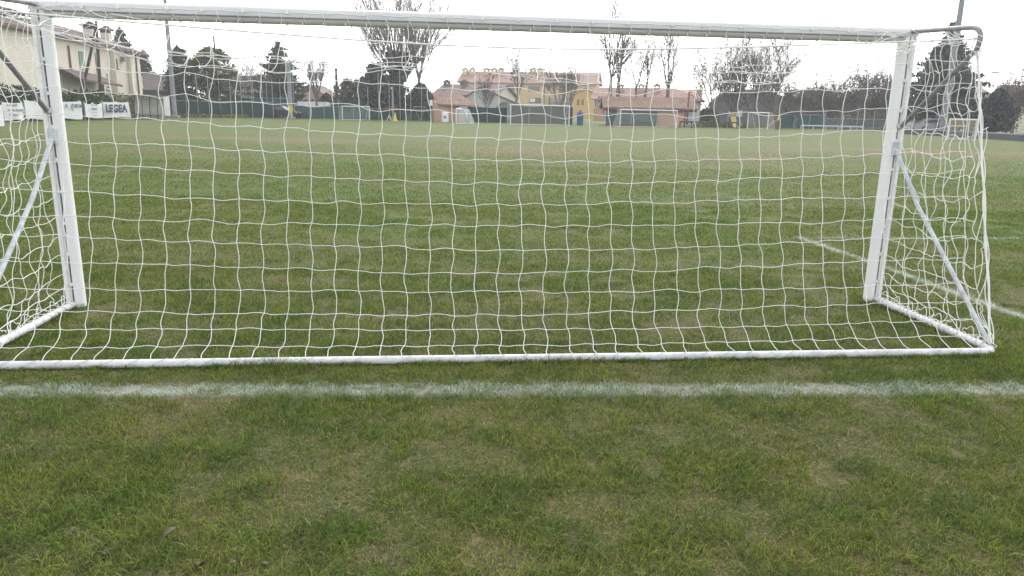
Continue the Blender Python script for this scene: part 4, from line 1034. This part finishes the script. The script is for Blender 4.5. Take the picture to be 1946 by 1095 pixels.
for (a, b_, d, e, r_, lb, m) in ((1520, 1552, 120, 186, 172, 'cream house with shallow roof partly hidden by the brown trees', CREAM2), (1572, 1612, 124, 190, 178, 'second pale house further right behind the brown trees', CREAM), (1888, 1975, 84, 187, 164, 'house with brown roof at the right edge of the picture', CREAM2)):
    w = facing(a, b_, d); t = thing('pale_house', w.P(w.L / 2, 0, 0), lb, 'house', None)
    gable_body(w, 8, zat(a, e, d), zat(a, r_, d + 3)).build('wall', m, t); gable_roof(w, 8, zat(a, e, d), zat(a, r_, d + 3), .5, .2, hipl=3 if a > 1800 else 0).build('roof', TERB, t)
    for k in (.25, .65): px = lerp(a, b_, k); window(w, t, px, e + 8, px + 7, e + 19, bars=1)
w = facing(1866, 1898, 78); b = MB(); w.slab(b, 0, w.L, 0, zat(1880, 239, 78), -.4, 0); tag(b.build('wall', WHT), 'bright white wall piece behind the low wall at the right', 'wall')

# ---------------------------------------------------------------- cars
def car(px, d, rz, m, label, L=4.2, Hh=1.45, van=False):
    p = gx(px, d); t = thing('parked_car', p, label, 'car', 'cars parked beyond the pitch'); t.rotation_euler = (0, 0, 0)
    ca, sa = math.cos(rz), math.sin(rz)
    def T(x, y, z): return (p.x + x * ca - y * sa, p.y + x * sa + y * ca, z)
    def shell(prof, hw, hw2=None):
        b = MB(); n = len(prof); hw2 = hw2 or hw; vs = [T(x, -(hw if z < .95 else hw2), z) for x, z in prof] + [T(x, (hw if z < .95 else hw2), z) for x, z in prof]
        b.add(vs, [tuple(range(n)), tuple(range(2 * n - 1, n - 1, -1))] + [(i, n + i, n + (i + 1) % n, (i + 1) % n) for i in range(n)]); return b
    l = L / 2
    body = [(-l, .35), (l, .35), (l + .03, .62), (l - .12, .82), (l - 1.0, .95), (-l + .25, .97), (-l - .02, .8)] if not van else [(-l, .35), (l, .35), (l, .8), (l - .5, 1.05), (-l, 1.05)]
    shell(body, .85).build('body', m, t)
    cab = [(l - 1.15, .95), (l - 1.75, Hh - .08), (l - 2.0, Hh), (-l + .85, Hh), (-l + .3, .97)] if not van else [(l - .5, 1.05), (l - .95, Hh), (-l, Hh + .02), (-l, 1.05)]
    shell(cab, .82, .68 if not van else .82).build('roof', m, t)
    for k in (-1, 1):
        b = MB(); gl = [(l - 1.35, .99), (l - 1.85, Hh - .14), (-l + .95, Hh - .12), (-l + .55, .99)]
        b.prism([T(x, k * (.83 if z < 1.0 else .72), z) for x, z in gl], Vector(T(0, k * .02, 0)) - Vector(T(0, 0, 0))); b.build('side_window', M_GLASS, t)
    for x in (-l + .75, l - .8):
        for k in (-1, 1):
            b = MB(); b.tube([T(x, k * .66, .32), T(x, k * .87, .32)], .32, 12); wl = b.build('wheel', mat('tyre_rubber', (.02, .02, .02), .9), t)
            b = MB(); b.tube([T(x, k * .86, .32), T(x, k * .885, .32)], .19, 10); b.build('rim', M_LGALV, wl)
    for k in (-1, 1): b = MB(); q = T(l - .02, k * .6, .68); b.box(q, (.12, .3, .14), rz); b.build('headlight', M_FRAME, t)
PA = lambda n, c: mat(n, c, .3, .03, 2, spec=.5)
car(505, 95, .15, PA('silver_car_paint', (.42, .44, .46)), 'silver car behind the green fence left of the grey pole')
car(535, 89.2, -.1, PA('black_car_paint', (.025, .027, .03)), 'black car parked right beside the grey pole')
car(580, 93.5, .1, PA('dark_blue_car_paint', (.03, .04, .06)), 'dark blue car parked between the grey pole and the far left goal')
car(604, 96, .05, PA('white_car_paint', (.75, .76, .77)), 'white van showing above the blue green fence', 4.6, 2.0, True)
car(1750, 82, .2, PA('pale_car_paint', (.55, .56, .57)), 'pale car seen just right of the right goal post')
car(1778, 80, -.2, PA('silver_car_paint', (.42, .44, .46)), 'silver car behind the blue-grey mast')
car(1840, 76, .1, PA('yellow_van_paint', (.26, .19, .08)), 'yellow ochre van behind the goal at the right edge', 4.4, 1.5, True)

# ---------------------------------------------------------------- small things round the far side
M_YEL = mat('yellow_plastic', (.68, .58, .07), .6, .05, 4)
p = gp(751, 230.5); t = thing('marker_cone', p, 'tall yellow marker cone on the pitch below the ivy mass', 'cone'); b = MB(); hh = zat(751, 214, p.y)
b.tube([p, p + Vector((0, 0, hh * .5)), p + Vector((0, 0, hh))], [.24, .13, .05], 12); b.build('cone', M_YEL, t); b = MB(); b.box((p.x, p.y, .03), (.62, .62, .06), .3, .02); b.build('base', M_YEL, t)
p = gp(740, 230); t = thing('marker_cone', p, 'small white folding marker left of the yellow cone', 'cone'); b = MB(); hh = zat(740, 219, p.y)
for k in (-1, 1): b.tube([p + Vector((k * .28, 0, 0)), p + Vector((0, 0, hh))], .05, 6)
b.build('leg', M_GOALW, t)
p = gx(553, 85.3); t = thing('warning_sign', p, 'yellow diamond sign fixed low in front of the stout grey pole', 'sign'); z = zat(553, 208, 85.3); b = MB()
b.prism([(p.x - .28, p.y, z), (p.x, p.y, z - .55), (p.x + .28, p.y, z), (p.x, p.y, z + .55)], (0, .04, 0)); b.build('plate', M_YEL, t); b = MB(); b.tube([p + Vector((0, .07, 0)), p + Vector((0, .07, z + .4))], .04, 6); b.build('post', M_LGALV, t)
# red canopy
M_RED = mat('red_canopy_cloth', (.34, .075, .07), .8, .1, 2)
A = gx(744, 96); t = thing('red_canopy', A, 'faded red canopy behind the fence under the ivy mass', 'canopy'); z = zat(744, 210, 96); zt = zat(744, 199.5, 96); hw = 15.5 / F * 96
b = MB(); q = [Vector((A.x + x * hw, A.y + y * 1.2, z)) for x, y in ((-1, -1), (1, -1), (1, 1), (-1, 1))]; b.add(q + [Vector((A.x - hw * .5, A.y, zt)), Vector((A.x + hw * .5, A.y, zt))], [(0, 1, 5, 4), (1, 2, 5), (2, 3, 4, 5), (3, 0, 4), (3, 2, 1, 0)]); b.build('roof', M_RED, t)
b = MB(); b.prism([q[0], q[1], q[1] - Vector((0, 0, .25)), q[0] - Vector((0, 0, .25))], (0, .03, 0)); b.build('valance', M_RED, t)
for v in q: b = MB(); b.tube([Vector((v.x, v.y, 0)), v], .04, 5); b.build('leg', M_LGALV, t)
def swing(px, d, wpx, top, label):
    p = gx(px, d); h = zat(px, top, d); wd = wpx / F * d; t = thing('swing_frame', p, label, 'frame', 'metal frames beyond the pitch')
    for k in (-1, 1):
        b = MB(); b.tube([p + Vector((k * wd / 2 - .7, 0, 0)), p + Vector((k * wd / 2, 0, h)), p + Vector((k * wd / 2 + .7, .1, 0))], .045, 6); b.build('leg', M_GPOLE, t)
    b = MB(); b.tube([p + Vector((-wd / 2, 0, h)), p + Vector((wd / 2, 0, h))], .05, 6); b.build('crossbar', M_GPOLE, t)
    for k in (-.2, .2):
        b = MB(); x = p.x + k * wd
        for e in (-.2, .2): b.tube([(x + e, p.y, h), (x + e, p.y, .5)], .012, 4)
        b.box((x, p.y, .48), (.5, .2, .05)); b.build('swing', M_POLE, t)
swing(798, 90.5, 22, 203, 'grey metal frame of legs between the ivy mass and the salmon hut')
swing(1606, 87, 14, 220, 'pale metal frame of crossing legs behind the pale low rail')
# blue pointed booth
p = gx(1102, 82.5); t = thing('blue_booth', p, 'narrow blue booth with pointed top right of the middle goal', 'booth'); M_BLUE = mat('blue_plastic', (.05, .10, .24), .6, .08, 2)
h1 = zat(1102, 218, 82.5); h2 = zat(1102, 209, 82.5); b = MB(); b.box((p.x, p.y, h1 / 2), (.62, .6, h1), .1, .03); b.build('body', M_BLUE, t)
b = MB(); b.tube([(p.x, p.y, h1), (p.x, p.y, h1 + .05), (p.x, p.y, h2)], [.42, .40, .04], 8); b.build('top', M_BLUE, t)
# yellow slide and wooden ramp
p = gx(1391, 82); t = thing('slide', p, 'yellow playground slide below the budding trees', 'slide'); h = zat(1391, 216, 82)
b = MB(); b.prism([(p.x - .28, p.y - 1.6, .1), (p.x + .28, p.y - 1.6, .1), (p.x + .28, p.y - 1.2, .2), (p.x + .28, p.y, h - .3), (p.x - .28, p.y, h - .3), (p.x - .28, p.y - 1.2, .2)], (0, .05, .06)); b.build('chute', mat('slide_yellow', (.36, .27, .10), .5, .06, 2), t)
b = MB(); b.box((p.x, p.y + .2, h - .15), (.6, .4, .3), 0, .05); b.build('top_guard', mat('slide_yellow', (.36, .27, .10)), t)
for k in (-.4, .4): b = MB(); b.tube([(p.x + k, p.y + .5, 0), (p.x + k, p.y + .35, h)], .05, 5); b.build('leg', M_GPOLE, t)
p = gx(1470, 79.5); t = thing('wooden_ramp', p, 'small brown wooden ramp with a yellow tip right of the narrow goal', 'ramp'); M_WOOD = mat('weathered_wood', (.17, .12, .085), .85, .15, 3)
b = MB(); b.prism([(p.x - .7, p.y, 0), (p.x + .75, p.y, 0), (p.x + .55, p.y, .95), (p.x + .3, p.y, .95)], (0, 1.0, 0)); b.build('body', M_WOOD, t); b = MB(); b.prism([(p.x + .30, p.y + .1, .95), (p.x + .55, p.y + .1, .95), (p.x + .5, p.y + .1, 1.5)], (0, .1, 0)); b.build('tip', M_YEL, t)
# street lamp on the right
p = gx(1913, 82); t = thing('street_lamp', p, 'street lamp with a curved arm above the trees at the right edge', 'street lamp'); z = zat(1913, 146, 82); e = at(1897, 138, 82)
b = MB(); b.tube([p, p + Vector((0, 0, z * .6)), p + Vector((0, 0, z))] + arc(p + Vector((0, 0, z)), p + Vector((0, 0, e.z)), e, 5)[1:], [.09, .07, .05] + [.04] * 5, 7); b.build('pole', M_GPOLE, t)
b = MB(); b.box((e.x - .3, e.y, e.z), (.8, .25, .14), 0, .05); b.build('lamp_head', M_GPOLE, t)

# ---------------------------------------------------------------- trees
TL = 'trees on the left behind the pitch'; TM = 'trees in the middle behind the pitch'; TR_ = 'trees on the right behind the pitch'
leafy('dense_tree', 243, 104, 54, 30, 'dark evergreen tree rising behind the chimneys of the cream house', TL, 1, LF_DARK, .8, .3, nclump=30)
leafy('dense_tree', 283, 106, 97, 20, 'dark narrow tree at the right end of the cream house', TL, 2, LF_DARK, .8, .2, nclump=30)
leafy('dense_tree', 347, 88, 90, 36, 'dark ragged evergreen just right of the tall grey mast', TL, 3, LF_DARK, 1.4, .02, nclump=64, prof=lambda t: (1 - t ** 3) ** .5 * (.85 + .15 * math.sin(t * 12)))
leafy('dense_tree', 407, 90, 91, 50, 'dense rounded olive green tree with the thin pole above it', TL, 4, LF_MID, 1.6, .02, nclump=90, prof=lambda t: (1 - t ** 3.2) ** .5)
TW = dict(lev=3, kids=(5, 4, 3), rmin=.015)
bare_tree('bare_tree', 468, 96, 128, 'first thin bare shrub tree right of the rounded olive tree', TL, 11, TW, .10, .2, 6)
bare_tree('bare_tree', 492, 97, 118, 'second thin bare shrub tree left of the ragged conifer', TL, 12, TW, .10, .2, 5)
conifer('ragged_conifer', 535, 98, 82, 66, 'ragged dark conifer with gaps that the grey pole rises through', TL, 5, LF_DARK, 20, .22, .55, .42, .1, .22)
bare_tree('bare_tree', 603, 92, 112, 'fan shaped bare tree in front of the pink gable', TL, 13, dict(limb=(.1, .55), ang=(.25, .6), up=.09), .16, .34, 7)
leafy('shrub', 622, 99, 178, 22, 'dark low shrub right of the pink gable', TL, 6, LF_DARK, .7, .03, .34, cat='shrub', nclump=24)
leafy('shrub', 662, 98, 150, 36, 'airy olive shrub beside the dark wooden pole', TL, 7, LF_OLIVE, .85, .03, .26, cat='shrub', nclump=34)
leafy('shrub', 690, 100, 146, 26, 'olive shrub leaning against the ivy mass', TL, 8, LF_BROWN, .9, .03, .26, cat='shrub', nclump=30)
# big pollarded plane and its ivy
PP = dict(lev=3, kids=(6, 5, 4), start=.15, ang=(.15, .6), len=(.40, .62), wob=.07, up=.10, rmin=.014, limb=(.25, 1.7))
bare_tree('pollarded_tree', 762, 98, -22, 'huge pollarded tree with a broom of upright bare branches behind the crossbar', TM, 21, PP, .24, .33, 22, BARKP)
PP2 = dict(PP); PP2['limb'] = (.2, .9)
bare_tree('pollarded_tree', 797, 101, 18, 'smaller bare tree forking at the right side of the pollarded tree', TM, 22, PP2, .22, .42, 7, BARKP)
leafy('ivy_tree', 757, 97, 100, 27, 'ivy wrapped dark trunk mass in the centre of the pollarded tree', TM, 9, LF_BLUE, 1.0, .05, .4, nclump=50, prof=lambda t: .75 + .25 * math.sin(t * 9))
leafy('ivy_tree', 716, 96, 122, 34, 'dark domed evergreen left of the ivy wrapped trunk', TM, 10, LF_BLUE, 1.0, .03, .4, nclump=56, prof=lambda t: math.sin(math.pi * min(1, .36 + t * .62)) ** .6)
leafy('ivy_tree', 800, 96, 160, 26, 'low dark evergreen between the ivy wrapped trunk and the salmon hut', TM, 14, LF_BLUE, 1.0, .03, .4, nclump=40)
YT = dict(lev=3, kids=(5, 5, 3), ang=(.25, .7), rmin=.018, start=.2)
bare_tree('young_bare_tree', 925, 100, 166, 'small bare tree in front of the white gable', TM, 31, YT, .08, .25, 5)
bare_tree('young_bare_tree', 971, 100, 104, 'slender crooked bare tree before the ochre block', TM, 32, YT, .17, .42, 4, lean=(.9, 0))
bare_tree('young_bare_tree', 1062, 104, 148, 'bushy bare tree in front of the grey balcony', TM, 33, YT, .12, .25, 6)
bare_tree('young_bare_tree', 1083, 106, 140, 'thin bare tree left of the bright yellow house', TM, 34, YT, .10, .3, 4)
BT = dict(lev=3, kids=(10, 5, 3), ang=(.4, .95), up=.07, rmin=.016, limb=(.05, .40), wob=.08, start=.06, len=(.36, .60))
bare_tree('tall_bare_tree', 1157, 94, -4, 'tall bare tree, left of the pair sharing a base behind the shed', TM, 41, BT, .22, .40, 3)
bare_tree('tall_bare_tree', 1172, 93, 4, 'tall bare tree, right of the pair sharing a base behind the shed', TM, 42, BT, .26, .36, 3)
bare_tree('tall_bare_tree', 1209, 95, 48, 'thin bare tree, left of the crossing pair over the shed roof', TM, 43, BT, .15, .42, 2, lean=(-.3, 0))
bare_tree('tall_bare_tree', 1218, 95, 40, 'thin bare tree, right of the crossing pair over the shed roof', TM, 44, BT, .17, .42, 2, lean=(.5, 0))
bare_tree('tall_bare_tree', 1265, 94, 32, 'tall bare tree with a forked crown at the right part of the shed', TM, 45, BT, .24, .34, 3)
# budding cluster
BC = dict(lev=3, kids=(7, 5, 3), ang=(.3, .8), up=.05, rmin=.017, limb=(.15, .75), wob=.12, start=.2)
for k, (px, top, r_, lb) in enumerate(((1355, 118, .15, 'leftmost of the budding multi-stemmed trees right of the shed'), (1392, 98, .20, 'budding tree beside the yellow slide'), (1428, 90, .20, 'tallest budding tree with a yellow green top'), (1462, 98, .18, 'rightmost budding tree with spreading bare twigs'))):
    bare_tree('budding_tree', px, 92 + k % 2 * 2, top, lb, TR_, 51 + k, BC, r_, .16, 8, BARK, buds=(1700 if k in (1, 2) else 1000, .12, LF_LIME if k in (1, 2) else LF_BUD))
leafy('shrub', 1342, 88, 206, 22, 'grey green shrub at the foot of the leftmost budding tree', TR_, 15, LF_MID, .6, .03, .3, cat='shrub', nclump=24)
for k, (px, top, hw, lb) in enumerate(((1516, 170, 34, 'low brown green tree next to the budding trees'), (1560, 160, 36, 'second brown green tree from the teal screen'), (1604, 154, 38, 'middle brown green tree above the pale low rail'), (1648, 158, 36, 'brown green tree near the right goal post'), (1684, 150, 30, 'brown tree with a tuft on top touching the right goal post'))):
    bare_tree('brown_tree', px, 96 + k % 2 * 4, top, lb, TR_, 61 + k, dict(BC, kids=(7, 5, 3), limb=(.3, 1.3)), .14, .16, 9, BARK, buds=(3200, .18, LF_BROWN))
BU = dict(lev=2, kids=(7, 6), ang=(.4, .9), rmin=.03, limb=(.3, .9), start=.3)
bare_tree('young_bare_tree', 1511, 84, 206, 'small dark umbrella shaped bare tree before the teal screen', TR_, 71, BU, .13, .45, 5)
bare_tree('young_bare_tree', 1676, 95, 148, 'bare twiggy tree sticking up beside the right goal post', TR_, 72, YT, .14, .3, 6)
conifer('spruce', 1782, 82, 46, 100, 'big dark spruce behind the right side net', TR_, 16, LF_BLUE, 40, .04, .32, .42, .28, .06)
leafy('brown_tree', 1755, 88, 196, 40, 'brown shrubbery at the foot of the big spruce', TR_, 73, LF_BROWN, .7, .05, .34, nclump=40)
leafy('brown_tree', 1836, 86, 190, 34, 'reddish brown shrubbery between the spruce and the round dark tree', TR_, 74, LF_PINK, .7, .05, .34, nclump=36)
leafy('dense_tree', 1887, 66, 170, 34, 'round dark tree behind the rear corner of the goal', TR_, 75, LF_BLUE, .9, .12, .32, nclump=44)
bare_tree('pink_budding_tree', 1922, 72, 148, 'pinkish budding tree in front of the house at the right edge', TR_, 76, dict(BC, rmin=.02), .15, .25, 7, BARK, buds=(1500, .13, LF_PINK))
bare_tree('pink_budding_tree', 1955, 74, 160, 'pinkish budding tree cut by the right picture edge', TR_, 77, dict(BC, rmin=.02), .15, .25, 7, BARK, buds=(1500, .13, LF_PINK))
hedge('tree_belt', [gx(425, 124), gx(720, 126)], zat(570, 176, 125), 2.6, 'hazy brown belt of distant shrubs closing the view on the left', None, 12, LF_BROWN, .34, 20, 'trees', 1.0)
hedge('ground_hedge', [gx(1320, 83), gx(1480, 85)], .5, .4, 'low scruffy strip of weeds under the budding trees', 'weeds along the far touchline', 8, LF_MID, .25, 40, 'hedge')
hedge('ground_hedge', [gx(334, 80.5), gx(470, 86)], .45, .4, 'low scruffy strip of weeds under the dense trees on the left', 'weeds along the far touchline', 9, LF_MID, .25, 40, 'hedge')
hedge('tree_belt', [gx(1480, 118), gx(1720, 112)], zat(1600, 176, 115), 2.6, 'dull brown belt of distant trees closing the view on the right', None, 10, LF_BROWN, .36, 26, 'trees', .9)

# ---------------------------------------------------------------- haze in the air
mh = bpy.data.materials.new('haze'); mh.use_nodes = True; nt = mh.node_tree; nt.nodes.remove(nt.nodes['Principled BSDF'])
pv = nt.nodes.new('ShaderNodeVolumePrincipled'); pv.inputs['Color'].default_value = (.94, .96, 1, 1); pv.inputs['Density'].default_value = HAZE; pv.inputs['Anisotropy'].default_value = .3
nt.links.new(pv.outputs[0], nt.nodes['Material Output'].inputs['Volume'])
b = MB(); b.box((0, 300, 13), (860, 700, 28)); tag(b.build('haze', mh), 'thin pale haze over the pitch', 'haze', kind='stuff')
